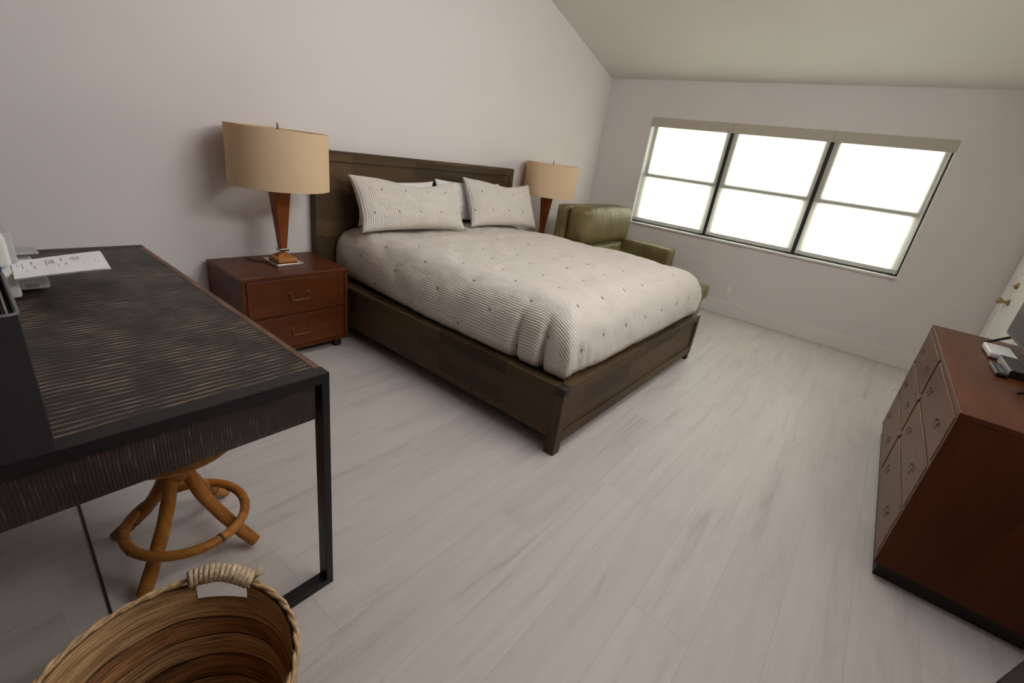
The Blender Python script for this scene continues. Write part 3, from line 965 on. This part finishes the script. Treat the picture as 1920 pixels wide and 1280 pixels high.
# ------------------------------------------------------------------ table lamps
def lamp():
    cx, cy, z0 = -4.052, -0.258, 0.5385
    t = thing('table_lamp', (cx, cy, z0), 'nearer table lamp with beige drum shade, on the nightstand between desk and bed', 'lamp', 'pair of table lamps')
    base = link('base_plate', box(cx - 0.082, cx + 0.082, cy - 0.095, cy + 0.095, z0, z0 + 0.020, 0.003), MT['chrome'], t)
    blk = link('base_block', box(cx - 0.058, cx + 0.058, cy - 0.066, cy + 0.066, z0 + 0.0202, z0 + 0.045, 0.006), MT['lamp_block'], t)
    # four carved wedges at the foot of the column
    for k in range(4):
        a = PI / 4 + k * PI / 2
        bm = bm_new()
        vs = [bm.verts.new(p) for p in ((0.010, -0.016, 0), (0.058, -0.011, 0), (0.058, 0.011, 0), (0.010, 0.016, 0),
                                        (0.010, -0.013, 0.026), (0.054, -0.006, 0.007), (0.054, 0.006, 0.007), (0.010, 0.013, 0.026))]
        for f in ((0, 3, 2, 1), (4, 5, 6, 7), (0, 1, 5, 4), (1, 2, 6, 5), (2, 3, 7, 6), (3, 0, 4, 7)):
            bm.faces.new([vs[i] for i in f])
        bm.transform(Matrix.Translation((cx, cy, z0 + 0.0453)) @ Matrix.Rotation(a, 4, 'Z'))
        link('carved_wedge', bm, MT['lamp_block'], blk)
    bm = bm_new()
    add_box(bm, cx - 0.012, cx + 0.012, cy - 0.012, cy + 0.012, z0 + 0.0455, z0 + 0.078)
    add_box(bm, cx - 0.027, cx + 0.027, cy - 0.027, cy + 0.027, z0 + 0.078, z0 + 0.094, 0.002)
    link('collar', bm, MT['chrome'], t)
    bm = bm_new()
    zb, zt = z0 + 0.0945, 1.02
    def sq(h, z):
        return [bm.verts.new((cx + a * h, cy + b * h, z)) for a, b in ((-1, -1), (1, -1), (1, 1), (-1, 1))]
    q0, q1 = sq(0.019, zb), sq(0.049, zt)
    bm.faces.new(list(reversed(q0))); bm.faces.new(q1)
    for i in range(4):
        bm.faces.new((q0[i], q0[(i + 1) % 4], q1[(i + 1) % 4], q1[i]))
    bmesh.ops.bevel(bm, geom=bm.edges[:], offset=0.002, segments=2, affect='EDGES')
    link('column', bm, MT['lamp_wood'], t)
    # drum shade, open top and bottom
    sx, sy, sr, s0, s1 = cx + 0.004, cy - 0.012, 0.262, 0.990, 1.298
    bm = bm_new()
    n = 64
    prof = [(sr + 0.003, s0), (sr, s1), (sr - 0.003, s1), (sr, s0)]
    rings = [[bm.verts.new((sx + r * math.cos(2 * PI * k / n), sy + r * 0.97 * math.sin(2 * PI * k / n), z)) for k in range(n)] for r, z in prof]
    for i in range(4):
        for k in range(n):
            bm.faces.new((rings[i][k], rings[i][(k + 1) % n], rings[(i + 1) % 4][(k + 1) % n], rings[(i + 1) % 4][k]))
    sh = link('lamp_shade', bm, MT['lamp_shade'], t, 'auto')
    bm = bm_new()
    for k in range(3):
        a = k * 2 * PI / 3 + 0.3
        add_tube(bm, [(sx, sy, s1 - 0.012), (sx + (sr - 0.003) * math.cos(a), sy + (sr - 0.003) * 0.97 * math.sin(a), s1 - 0.005)], 0.002, 6)
    add_tube(bm, [(cx, cy, zt), (sx, sy, s1 - 0.005)], 0.006, 8)
    link('shade_spider', bm, MT['chrome'], sh)
    bm = bm_new()
    add_lathe(bm, [(0.0, s1 - 0.006), (0.009, s1 - 0.006), (0.009, s1 + 0.003), (0.0045, s1 + 0.006), (0.0075, s1 + 0.014), (0.0035, s1 + 0.034), (0.0, s1 + 0.036)], sx, sy, 14)
    link('finial', bm, MT['chrome'], t, 'auto')
    bm = bm_new()
    add_tube(bm, smooth_path([(cx - 0.080, cy + 0.04, z0 + 0.006), (cx - 0.115, cy + 0.075, z0 + 0.004), (cx - 0.135, cy + 0.13, z0 + 0.004), (cx - 0.14, cy + 0.200, z0 + 0.004)], 6), 0.0028, 8)
    link('cord', bm, MT['cord_black'], t)
    return t
lp = lamp()
lp2 = copy_tree(lp)
lp2.location.x = -1.345
lp2.location.y = -0.268
lp2['label'] = 'farther table lamp with beige drum shade beside the olive armchair'

# ================================================================== ARMCHAIR + OTTOMAN
def cushion(x0, x1, y0, y1, z0, z1, puff=0.03, n=14, seed=0, wr=0.006, rnd=0.045):
    bm = box(x0, x1, y0, y1, z0, z1)
    bmesh.ops.subdivide_edges(bm, edges=bm.edges[:], cuts=n, use_grid_fill=True)
    c = Vector(((x0 + x1) / 2, (y0 + y1) / 2, (z0 + z1) / 2))
    hx, hy, hz = (x1 - x0) / 2, (y1 - y0) / 2, (z1 - z0) / 2
    for v in bm.verts:
        d = v.co - c
        q = Vector((d.x / hx, d.y / hy, d.z / hz))
        # round the box: clamp to inner box then push out by the radius
        r = min(rnd, hx, hy, hz)
        inner = Vector((max(-hx + r, min(hx - r, d.x)), max(-hy + r, min(hy - r, d.y)), max(-hz + r, min(hz - r, d.z))))
        dd = d - inner
        if dd.length > 1e-6:
            d = inner + dd.normalized() * r
        bx, by, bz = 1 - q.x ** 2, 1 - q.y ** 2, 1 - q.z ** 2
        bul = Vector((0, 0, 0))
        if abs(q.x) > 0.99: bul.x = math.copysign(puff * by * bz, q.x)
        if abs(q.y) > 0.99: bul.y = math.copysign(puff * bx * bz, q.y)
        if abs(q.z) > 0.99: bul.z = math.copysign(puff * bx * by, q.z)
        k = noise.noise(Vector((d.x * 7 + seed, d.y * 7, d.z * 7)))
        v.co = c + d + bul + (d.normalized() * k * wr)
    return bm

AX0, AX1, AYB, AYF = -1.490, -0.240, -0.506, -1.335
ch = thing('armchair', ((AX0 + AX1) / 2, -0.92, 0), 'wide olive green leather armchair in the corner beside the window', 'armchair')
link('back_frame', cushion(AX0, AX1 - 0.03, AYB - 0.105, AYB, 0.10, 0.957, 0.004, 12, 1, 0.003, 0.022), MT['leather'], ch, True)
link('back_cushion', cushion(-1.455, -0.475, -0.845, -0.610, 0.618, 0.962, 0.018, 20, 5, 0.014, 0.055), MT['leather'], ch, True)
link('lumbar_cushion', cushion(-1.40, -0.485, -0.815, -0.612, 0.425, 0.614, 0.015, 14, 8, 0.010, 0.06), MT['leather'], ch, True)
link('seat_cushion', cushion(-1.300, -0.445, -1.31, -0.612, 0.28, 0.422, 0.012, 14, 9, 0.008, 0.05), MT['leather'], ch, True)
for x0, x1 in ((-0.440, AX1), (AX0, -1.305)):
    link('armrest', cushion(x0, x1, AYF, AYB - 0.110, 0.10, 0.618, 0.006, 14, 3, 0.004, 0.032), MT['leather'], ch, True)
link('seat_base', cushion(-1.303, -0.442, -1.29, -0.612, 0.10, 0.278, 0.004, 8, 4, 0.002, 0.015), MT['leather'], ch, True)
for fx in (AX0 + 0.05, AX1 - 0.10):
    for fy in (AYF + 0.06, AYB - 0.13):
        link('foot', box(fx, fx + 0.05, fy, fy + 0.05, 0, 0.0995, 0.004), MT['dark_plinth'], ch)

ot = thing('ottoman', (-0.84, -1.61, 0), 'olive leather ottoman at the foot of the armchair, one corner showing past the bed', 'ottoman')
link('ottoman_cushion', cushion(-1.24, -0.440, -1.845, -1.36, 0.225, 0.372, 0.008, 12, 2, 0.004, 0.028), MT['leather'], ot, True)
link('ottoman_base', cushion(-1.21, -0.485, -1.815, -1.39, 0.05, 0.224, 0.004, 8, 7, 0.002, 0.02), MT['leather'], ot, True)
for fx in (-1.18, -0.56):
    for fy in (-1.80, -1.45):
        link('foot', box(fx, fx + 0.04, fy, fy + 0.04, 0, 0.055, 0.003), MT['dark_plinth'], ot)

# ================================================================== DRESSER
DXF, DXN, DYF, DYB, DZ0, DZ1 = -1.780, -3.338, -3.437, -3.905, 0.070, 0.752
dr = thing('dresser', ((DXF + DXN) / 2, (DYF + DYB) / 2, 0), 'reddish mahogany six-drawer dresser along the right wall', 'dresser')
link('side_panel', box(DXN, DXN + 0.022, DYB, DYF, DZ0, DZ1 - 0.0235, 0.002), MT['mahogany_z'], dr)
link('side_panel', box(DXF - 0.022, DXF, DYB, DYF, DZ0, DZ1 - 0.0235, 0.002), MT['mahogany_z'], dr)
XM = -2.535
bm = bm_new()
add_box(bm, DXN + 0.0222, DXF - 0.0222, DYB, DYB + 0.012, DZ0, DZ1 - 0.0235)
add_box(bm, DXN + 0.0222, DXF - 0.0222, DYB + 0.012, DYF - 0.002, DZ0, DZ0 + 0.022)
add_box(bm, XM - 0.012, XM + 0.012, DYB + 0.012, DYF - 0.008, DZ0 + 0.022, DZ1 - 0.0235)
rowz = [(0.0965, 0.302), (0.325, 0.512), (0.535, 0.7225)]
for z0, z1 in ((0.306, 0.321), (0.516, 0.531)):
    add_box(bm, DXN + 0.0222, XM - 0.0122, DYB + 0.012, DYF - 0.004, z0, z1)
    add_box(bm, XM + 0.0122, DXF - 0.0222, DYB + 0.012, DYF - 0.004, z0, z1)
link('carcass', bm, MT['mahogany_x'], dr)
link('top_panel', box(DXN, DXF, DYB, DYF + 0.001, DZ1 - 0.023, DZ1, 0.003), MT['mahogany_x'], dr)
def handle_plus(cx, y, cz):
    bm = handle_bail(0, 0, 0, 0.066)
    bm.transform(Matrix.Translation((cx, y, cz)) @ Matrix.Rotation(PI, 4, 'Z') @ Matrix.Diagonal((0.8, 0.5, 0.62, 1)))
    return bm
for z0, z1 in rowz:
    for x0, x1 in ((DXN + 0.027, XM - 0.016), (XM + 0.016, DXF - 0.027)):
        d = link('drawer', box(x0, x1, DYB + 0.05, DYF + 0.0015, z0, z1, 0.005, 2), MT['mahogany_x'], dr)
        w = x1 - x0
        for fr in (0.23, 0.77):
            link('drawer_handle', handle_plus(x0 + w * fr, DYF + 0.0015, (z0 + z1) / 2 - 0.010), MT['pull_dark'], d, 'auto')
link('plinth', box(DXN + 0.03, DXF - 0.03, DYB + 0.01, DYF - 0.02, 0, DZ0 - 0.0005), MT['dark_plinth'], dr)

# ------------------------------------------------------------------ television and boxes on the dresser
tv = thing('television', (-2.43, -3.74, DZ1), 'flat television on the dresser top', 'television')
TX0, TX1, TZ0, TZ1 = -3.02, -1.835, 0.815, 1.49
link('tv_body', box(TX0, TX1, -3.760, -3.722, TZ0, TZ1, 0.004), MT['bezel'], tv)
link('tv_screen', box(TX0 + 0.010, TX1 - 0.010, -3.7235, -3.7205, TZ0 + 0.018, TZ1 - 0.010), MT['screen'], tv)
for fx, tipx in ((-1.955, -1.97), (-2.90, -2.87)):
    bm = bm_new()
    add_tube(bm, [(fx, -3.742, TZ0 + 0.01), (tipx, -3.640, DZ1 + 0.006)], [0.008, 0.006], 8)
    add_tube(bm, [(fx, -3.742, TZ0 + 0.01), (fx, -3.850, DZ1 + 0.007)], [0.008, 0.006], 8)
    link('tv_foot', bm, MT['black_plastic'], tv)

ro = thing('internet_router', (-2.22, -3.68, DZ1), 'flat white router box lying under the television', 'router')
link('router_case', box(-2.325, -2.10, -3.715, -3.615, DZ1 + 0.004, DZ1 + 0.034, 0.008, 3), MT['white_plastic'], ro, 'auto')
for fx in (-2.31, -2.13):
    for fy in (-3.70, -3.63):
        link('rubber_foot', box(fx, fx + 0.015, fy, fy + 0.012, DZ1, DZ1 + 0.0045), MT['black_plastic'], ro)
cb = thing('cable_box', (-2.40, -3.68, DZ1), 'small black set-top box in front of the white router', 'cable box')
link('box_case', box(-2.62, -2.335, -3.715, -3.648, DZ1, DZ1 + 0.034, 0.004), MT['black_plastic'], cb)
link('front_panel', box(-2.612, -2.343, -3.6485, -3.6465, DZ1 + 0.004, DZ1 + 0.030, 0.0005), MT['grey_plastic'], cb)
rc = thing('remote_control', (-2.52, -3.625, DZ1), 'black remote control lying in front of the set-top box', 'remote')
link('remote_body', box(-2.66, -2.46, -3.642, -3.602, DZ1, DZ1 + 0.019, 0.006, 3), MT['black_plastic'], rc)
for k in range(4):
    link('button', box(-2.63 + k * 0.04, -2.62 + k * 0.04, -3.627, -3.617, DZ1 + 0.0188, DZ1 + 0.021), MT['grey_plastic'], rc)

bm = bm_new()
add_tube(bm, smooth_path([(-1.72, -3.93, 0.33), (-1.55, -3.80, 0.29), (-1.20, -3.66, 0.20), (-0.98, -3.60, 0.09), (-0.93, -3.575, 0.012), (-1.0, -3.53, 0.005),
                          (-0.86, -3.49, 0.005), (-0.72, -3.53, 0.005), (-0.78, -3.60, 0.005), (-1.0, -3.60, 0.006), (-1.25, -3.545, 0.005), (-1.40, -3.60, 0.005), (-1.70, -3.75, 0.005)], 8), 0.0042, 8)
tag(link('cable', bm, MT['cord_white'], None, True, origin=(-1.0, -3.6, 0)), 'white cable looping onto the floor past the far end of the dresser', 'cable')

# dark piece just entering at the lower right corner
st = thing('stool', (-3.70, -3.88, 0), 'dark wooden block stool, one corner entering at the lower right of the photo', 'stool')
def rot_box(cx, cy, ang, hx, hy, z0, z1, bev=0.004):
    bm = box(-hx, hx, -hy, hy, z0, z1, bev)
    bm.transform(Matrix.Translation((cx, cy, 0)) @ Matrix.Rotation(ang, 4, 'Z'))
    return bm
C0 = Vector((-3.891, -3.656))       # visible top corner
da = R_(-26.7)
hx, hy = 0.14, 0.10
ctr = C0 + Vector((math.cos(da) * hx + math.sin(da) * hy, math.sin(da) * hx - math.cos(da) * hy))

# ================================================================== DESK
KX0, KX1, KY0, KY1, KZ = -5.64, -4.8055, -2.044, -0.587, 0.760
dk = thing('desk', ((KX0 + KX1) / 2, (KY0 + KY1) / 2, 0), 'dark ribbed-wood desk with black metal loop legs in the foreground', 'desk')
top = link('desktop', box(KX0, KX1 - 0.0205, KY0 + 0.0425, KY1, KZ - 0.028, KZ, 0.0015), MT['desk_top'], dk)
link('worn_edge', box(KX1 - 0.020, KX1, KY0 + 0.0425, KY1, KZ - 0.028, KZ + 0.0004, 0.003), MT['desk_edge'], top)
def loop_leg(y0, y1):
    bm = bm_new()
    t, b = 0.022, 0.022
    zt = KZ + 0.001
    add_box(bm, KX0, KX1, y0, y1, zt - 0.029, zt, 0.0015)
    add_box(bm, KX1 - t, KX1, y0, y1, b, zt - 0.0291, 0.0015)
    add_box(bm, KX0, KX0 + t, y0, y1, b, zt - 0.0291, 0.0015)
    add_box(bm, KX0, KX1, y0, y1, 0, b - 0.0001, 0.0015)
    return bm
link('loop_leg', loop_leg(KY0, KY0 + 0.042), MT['black_metal'], dk)
link('loop_leg', loop_leg(KY1 + 0.002, KY1 + 0.044), MT['black_metal'], dk)
AZ = 0.622
link('apron', box(KX0 + 0.032, KX1 - 0.0325, KY0 + 0.016, KY0 + 0.034, AZ, KZ - 0.0285, 0.001), MT['desk_apron'], dk)
link('apron', box(KX0 + 0.032, KX1 - 0.0325, KY1 - 0.04, KY1 - 0.02, AZ, KZ - 0.0285, 0.001), MT['desk_apron'], dk)
link('apron', box(KX1 - 0.031, KX1 - 0.013, KY0 + 0.0425, KY1 - 0.0405, AZ, KZ - 0.0285, 0.001), MT['desk_apron_y'], dk)
link('apron', box(KX0 + 0.013, KX0 + 0.0315, KY0 + 0.0425, KY1 - 0.0405, AZ, KZ - 0.0285, 0.001), MT['desk_apron_y'], dk)

bm = bm_new()
add_tube(bm, [(-5.235, -0.60, 0.0033), (-5.258, -1.162, 0.0033), (-5.295, -1.743, 0.0033), (-5.302, -1.86, 0.0033), (-5.306, -1.93, 0.0033)], 0.0031, 8)
cord = link('power_cord', bm, MT['cord_black'], None, True, origin=(-5.28, -1.4, 0))
tag(cord, 'thin black power cord lying straight across the floor under the desk', 'cord')

# ------------------------------------------------------------------ desk organizer with papers
og = thing('desk_organizer', (-5.46, -1.93, KZ), 'charcoal plastic file organizer on the near left corner of the desk', 'organizer')
ox0, ox1, oy0, oy1, oz = -5.60, -5.326, -2.046, -1.790, 1.018
ORG = Matrix.Translation((ox1, oy0, 0)) @ Matrix.Rotation(R_(-2.3), 4, 'Z') @ Matrix.Translation((-ox1, -oy0, 0))
bm = bm_new()
add_box(bm, ox0, ox1, oy0, oy0 + 0.004, KZ + 0.001, oz, 0.0015)
add_box(bm, ox0, ox1, oy1 - 0.004, oy1, KZ + 0.001, oz, 0.0015)
add_box(bm, ox1 - 0.004, ox1, oy0 + 0.0041, oy1 - 0.0041, KZ + 0.001, oz, 0.0015)
add_box(bm, ox0, ox0 + 0.004, oy0 + 0.0041, oy1 - 0.0041, KZ + 0.001, oz, 0.0015)
add_box(bm, ox0 + 0.004, ox1 - 0.004, oy0 + 0.004, oy1 - 0.004, KZ + 0.001, KZ + 0.008)
bm.transform(ORG)
link('bin', bm, MT['organizer'], og)
bm = bm_new()
add_tube(bm, [(ox0, oy0, oz), (ox1 - 0.01, oy0, oz), (ox1 - 0.003, oy0 + 0.003, oz), (ox1, oy0 + 0.01, oz), (ox1, oy1 - 0.01, oz), (ox1 - 0.01, oy1, oz), (ox0, oy1, oz)], 0.0030, 8)
bm.transform(ORG)
link('rim', bm, MT['rim_grey'], og, True)
fold = [('folder', -5.3320, 0.0008, 'navy', 0.990, 'thin navy folder standing against the right wall of the desk organizer'),
        ('paper_sheaf', -5.3365, 0.0016, 'paper', 1.006, 'white papers standing in the desk organizer beside the navy folder'),
        ('folder', -5.3405, 0.0012, 'red', 0.988, 'dark red folder standing in the desk organizer beside the white papers'),
        ('folder', -5.3445, 0.0012, 'orange', 0.972, 'orange folder standing in the desk organizer, left of the dark red one')]
for nm, fx, ht, mk, zt, lab in fold:
    bm = box(fx - ht, fx + ht, oy0 + 0.010, oy1 - 0.012, KZ + 0.009, zt)
    bm.transform(ORG)
    o = link(nm, bm, MT[mk], None, origin=(fx, (oy0 + oy1) / 2, KZ + 0.009))
    tag(o, lab, 'papers' if mk == 'paper' else 'folder')
tag(link('folder', box(-5.58, -5.311, -1.734, -1.728, KZ + 0.0005, 1.015, 0.0008), MT['blue'], None, origin=(-5.45, -1.73, KZ)),
    'blue folder standing upright on the desk between the organizer and the printer', 'folder')

# ------------------------------------------------------------------ printer and its paper
pr = thing('printer', (-5.42, -0.93, KZ), 'white desktop printer at the back left of the desk, sheets in its tray', 'printer')
link('printer_body', box(-5.64, -5.2485, -1.15, -0.74, KZ + 0.004, 0.842, 0.010, 3), MT['white_plastic'], pr, 'auto')
link('lid', box(-5.64, -5.232, -1.055, -0.76, 0.8425, 0.938, 0.006, 3), MT['grey_plastic'], pr, 'auto')
bm = box(-5.64, -5.251, -1.125, -1.0555, 0.850, 0.945, 0.012, 3)
link('control_panel', bm, MT['white_plastic'], pr, 'auto')
link('drawer_block', box(-5.248, -5.181, -1.105, -0.80, KZ + 0.012, 0.806, 0.009, 3), MT['white_plastic'], pr, 'auto')
link('drawer_pull', box(-5.236, -5.206, -1.1065, -1.1045, 0.778, 0.791), MT['grey_plastic'], pr)
for fy in (-1.10, -0.82):
    for fx in (-5.30, -5.60):
        link('rubber_foot', box(fx, fx + 0.03, fy, fy + 0.03, KZ + 0.0005, KZ + 0.0045), MT['black_plastic'], pr)
link('output_tray', box(-5.248, -5.163, -0.86, -0.775, 0.820, 0.828, 0.003), MT['grey_plastic'], pr)

def sheet(z, dx, dy, lab, marks):
    q = [(-5.2475, -1.034), (-5.022, -0.950), (-5.046, -1.182), (-5.262, -1.222)]
    nx, ny = 14, 6
    bm = bm_new()
    def pt(u, v, dz=0.0):
        a = Vector(q[0]).lerp(Vector(q[1]), u)
        b = Vector(q[3]).lerp(Vector(q[2]), u)
        p = a.lerp(b, v)
        return Vector((p.x + dx, p.y + dy, z + 0.0015 * math.sin(u * PI) + dz))
    for dz, flip in ((0, False), (-0.0006, True)):
        g = [[bm.verts.new(pt(i / nx, j / ny, dz)) for i in range(nx + 1)] for j in range(ny + 1)]
        for j in range(ny):
            for i in range(nx):
                f = (g[j][i], g[j][i + 1], g[j + 1][i + 1], g[j + 1][i])
                bm.faces.new(f if not flip else tuple(reversed(f)))
    o = link('printed_sheet', bm, MT['paper'], None, False, origin=(-5.15, -1.09, z))
    tag(o, lab, 'paper', 'sheets in the printer tray')
    if marks:
        def block(u, v, w, h):
            bm = bm_new()
            n = max(2, int(h / 0.035))
            prev = None
            for k in range(n):                       # a ragged column of print
                ww = w * (0.6 + 0.4 * random.random())
                a, b = v + h * k / n, v + h * (k + 1) / n
                r0 = [bm.verts.new(pt(u, a, 0.0006)), bm.verts.new(pt(u + ww, a, 0.0006))]
                r1 = [bm.verts.new(pt(u, b, 0.0006)), bm.verts.new(pt(u + ww, b, 0.0006))]
                bm.faces.new((r0[0], r0[1], r1[1], r1[0]))
            bmesh.ops.remove_doubles(bm, verts=bm.verts, dist=1e-5)
            link('printed_text', bm, MT['ink'], o)
        for q4 in ((0.05, 0.18, 0.007, 0.24), (0.075, 0.22, 0.008, 0.14), (0.10, 0.18, 0.012, 0.32), (0.19, 0.16, 0.02, 0.16), (0.215, 0.45, 0.02, 0.14),
                   (0.34, 0.2, 0.013, 0.30), (0.37, 0.2, 0.011, 0.24), (0.395, 0.22, 0.014, 0.2), (0.42, 0.2, 0.011, 0.26), (0.505, 0.16, 0.018, 0.18), (0.54, 0.48, 0.022, 0.10),
                   (0.615, 0.2, 0.018, 0.12), (0.645, 0.17, 0.013, 0.24), (0.67, 0.18, 0.013, 0.2), (0.70, 0.18, 0.013, 0.2), (0.135, 0.62, 0.012, 0.06), (0.46, 0.52, 0.016, 0.07), (0.88, 0.5, 0.012, 0.07), (0.75, 0.5, 0.01, 0.09), (0.925, 0.52, 0.006, 0.06)):
            block(*q4)
sheet(0.8385, 0.004, 0.004, 'lower printed sheet, its edge just showing under the top sheet in the printer tray', False)
sheet(0.8430, 0.0, 0.0, 'top white printed sheet sticking out of the printer over the desk', True)

# ================================================================== RATTAN STOOL under the desk
sx, sy = -5.062, -1.605
rs = thing('rattan_stool', (sx, sy, 0), 'round honey-brown rattan stool with ring footrest under the desk', 'stool')
feet = [(0.150, -0.135), (-0.158, -0.125), (0.172, 0.165), (-0.150, 0.175)]
for fx, fy in feet:
    bm = bm_new()
    pts = smooth_path([(sx + fx * 0.10, sy + fy * 0.10, 0.36), (sx + fx * 0.15, sy + fy * 0.15, 0.30), (sx + fx * 0.34, sy + fy * 0.34, 0.205), (sx + fx * 0.68, sy + fy * 0.68, 0.10), (sx + fx * 1.00, sy + fy * 1.00, 0.020)], 7)
    add_tube(bm, pts, [0.0195 + 0.0006 * math.sin(i * 1.1) for i in range(len(pts))], 14)
    bm2 = None
    lgo = link('leg', bm, MT['rattan'], rs, 'auto')
    bm = bm_new()
    k = len(pts) * 3 // 4
    add_tube(bm, [pts[k] , pts[k] + (pts[k + 1] - pts[k]).normalized() * 0.004], 0.0205, 14)
    link('cane_node', bm, MT['rattan_dark'], lgo)
bm = bm_new()
ring = [(sx + 0.158 * math.cos(2 * PI * k / 48), sy - 0.032 + 0.158 * math.sin(2 * PI * k / 48), 0.150 + 0.003 * math.sin(4 * PI * k / 48)) for k in range(48)]
add_tube(bm, ring, 0.0145, 12, closed=True)
rg = link('footrest_ring', bm, MT['rattan'], rs, 'auto')
for a in (0.35, 1.9, 3.4, 4.95):
    bm = bm_new()
    p = Vector((sx + 0.158 * math.cos(a), sy - 0.032 + 0.158 * math.sin(a), 0.150))
    d = Vector((-math.sin(a), math.cos(a), 0)) * 0.003
    add_tube(bm, [p - d, p + d], 0.0155, 12)
    link('cane_node', bm, MT['rattan_dark'], rg)
bm = bm_new()
add_lathe(bm, [(0.0, 0.285), (0.030, 0.285), (0.044, 0.31), (0.046, 0.345), (0.050, 0.37), (0.075, 0.40), (0.0, 0.4015)], sx, sy, 24)
link('hub', bm, MT['rattan'], rs, 'auto')
bm = bm_new()
add_lathe(bm, [(0.0, 0.402), (0.12, 0.404), (0.165, 0.412), (0.185, 0.432), (0.175, 0.455), (0.12, 0.462), (0.0, 0.464)], sx, sy, 40)
link('seat', bm, MT['rattan'], rs, 'auto')

# ================================================================== BASKET
bx, by, bz, brd = -5.292, -2.335, 0.42, 0.205
bk = thing('basket', (bx, by, 0), 'tall round seagrass basket with a wrapped handle in the near left corner', 'basket')
def band(z0, z1, r0, r1, skip=None, wob=0.0, thick=0.010, n=96, rows=8):
    """woven strip: coils bulge in and out; skip=(a0,a1,zlo) leaves the handle hole"""
    bm = bm_new()
    uvl = bm.loops.layers.uv.new('UVMap')
    uvs = {}
    def V(k, j, off):
        a = 2 * PI * k / n
        t = j / rows
        z = z0 + (z1 - z0) * t
        r = r0 + (r1 - r0) * t + off + 0.0035 * math.sin(t * PI * rows / 2.0 * 2) + 0.003 * noise.noise(Vector((math.cos(a) * 3, math.sin(a) * 3, z * 20)))
        zz = z + wob * noise.noise(Vector((math.cos(a) * 2.2, math.sin(a) * 2.2, z * 9 + off)))
        v = bm.verts.new((bx + r * math.cos(a), by + r * math.sin(a), zz))
        uvs[v] = (a * r, z)
        return v
    for off in (0, -thick):
        g = [[V(k, j, off) for k in range(n + 1)] for j in range(rows + 1)]
        for j in range(rows):
            for k in range(n):
                if skip:
                    a = 2 * PI * (k + 0.5) / n
                    da_ = (a - skip[0] + PI) % (2 * PI) - PI
                    if abs(da_) < skip[1]:
                        continue
                f = bm.faces.new((g[j][k], g[j][k + 1], g[j + 1][k + 1], g[j + 1][k]))
                for lp_ in f.loops:
                    lp_[uvl].uv = uvs[lp_.vert]
    return bm
HA, HW = 0.80, 0.25        # handle direction (towards the bed) and half width
layers = [(0.004, 0.075, 0.158, 0.172, 'straw_brown'), (0.079, 0.15, 0.173, 0.183, 'straw'), (0.154, 0.215, 0.184, 0.191, 'straw_brown'),
          (0.219, 0.272, 0.191, 0.197, 'straw'), (0.276, 0.325, 0.197, 0.201, 'straw_brown'), (0.329, 0.372, 0.201, 0.204, 'straw')]
for z0, z1, r0, r1, mk in layers:
    link('woven_band', band(z0, z1, r0, r1, None, 0.004), MT[mk], bk, True)
link('woven_band', band(0.3705, 0.418, 0.204, 0.206, (HA, HW), 0.003), MT['straw'], bk, True)
bm = bm_new()
add_lathe(bm, [(0.0, 0.004), (0.155, 0.004), (0.155, 0.012), (0.0, 0.012)], bx, by, 48)
link('basket_base', bm, MT['straw_brown'], bk)
bm = bm_new()
add_lathe(bm, [(0.168, 0.076), (0.170, 0.076), (0.1745, 0.0785), (0.1725, 0.0785)], bx, by, 64)
for z, r in ((0.152, 0.180), (0.217, 0.187), (0.274, 0.193), (0.327, 0.197)):
    rr = [(bx + r * math.cos(2 * PI * k / 64), by + r * math.sin(2 * PI * k / 64), z) for k in range(64)]
    add_tube(bm, rr, 0.0035, 6, closed=True)
link('dark_seam', bm, MT['straw_dark'], bk)
# twisted rim, rising over the hand hole
def rim_pt(a, dr=0.0, dz=0.0):
    d = (a - HA + PI) % (2 * PI) - PI
    rise = 0.022 * math.exp(-(d / 0.34) ** 2)
    return Vector((bx + (brd + dr) * math.cos(a), by + (brd + dr) * math.sin(a), bz + rise + dz))
bm = bm_new()
for ph in (0, PI):
    pts = []
    for k in range(240):
        a = 2 * PI * k / 240
        tw = a * 16 + ph
        pts.append(rim_pt(a, 0.003 * math.cos(tw), 0.003 * math.sin(tw)))
    add_tube(bm, pts, 0.0042, 6, closed=True)
link('rim', bm, MT['straw_rim'], bk, True)
bm = bm_new()
for k in range(13):
    a = HA - 0.28 + 0.56 * k / 12
    p0 = rim_pt(a)
    t = (rim_pt(a + 0.02) - rim_pt(a - 0.02)).normalized()
    u = Vector((math.cos(a), math.sin(a), 0))
    w = t.cross(u).normalized()
    loop = [p0 + u * 0.0125 * math.cos(2 * PI * i / 16) + w * 0.0125 * math.sin(2 * PI * i / 16) + t * (0.006 * math.sin(2 * PI * i / 16 + 0.7)) for i in range(16)]
    add_tube(bm, loop, 0.0062 + 0.0012 * random.random(), 7, closed=True)
a = HA - 0.33
for k in range(4):
    p0 = rim_pt(a)
    add_tube(bm, [p0 + Vector((0, 0, 0.006)), p0 + Vector((0.012, 0.004 * k - 0.008, 0.016)), p0 + Vector((0.026, 0.010 * k - 0.016, 0.018 + 0.003 * k))], [0.003, 0.0025, 0.001], 6)
link('handle', bm, MT['straw_wrap'], bk, True)

# ------------------------------------------------------------------ dark stool at the lower right edge
link('stool_top', rot_box(ctr.x, ctr.y, da, hx, hy, 0.235, 0.262), MT['dark_plinth'], st)
for a, b in ((-1, -1), (1, -1), (1, 1), (-1, 1)):
    off = Matrix.Rotation(da, 2) @ Vector((a * (hx - 0.02), b * (hy - 0.02)))
    link('leg', rot_box(ctr.x + off.x, ctr.y + off.y, da, 0.0175, 0.0175, 0, 0.2345, 0.002), MT['dark_plinth'], st)
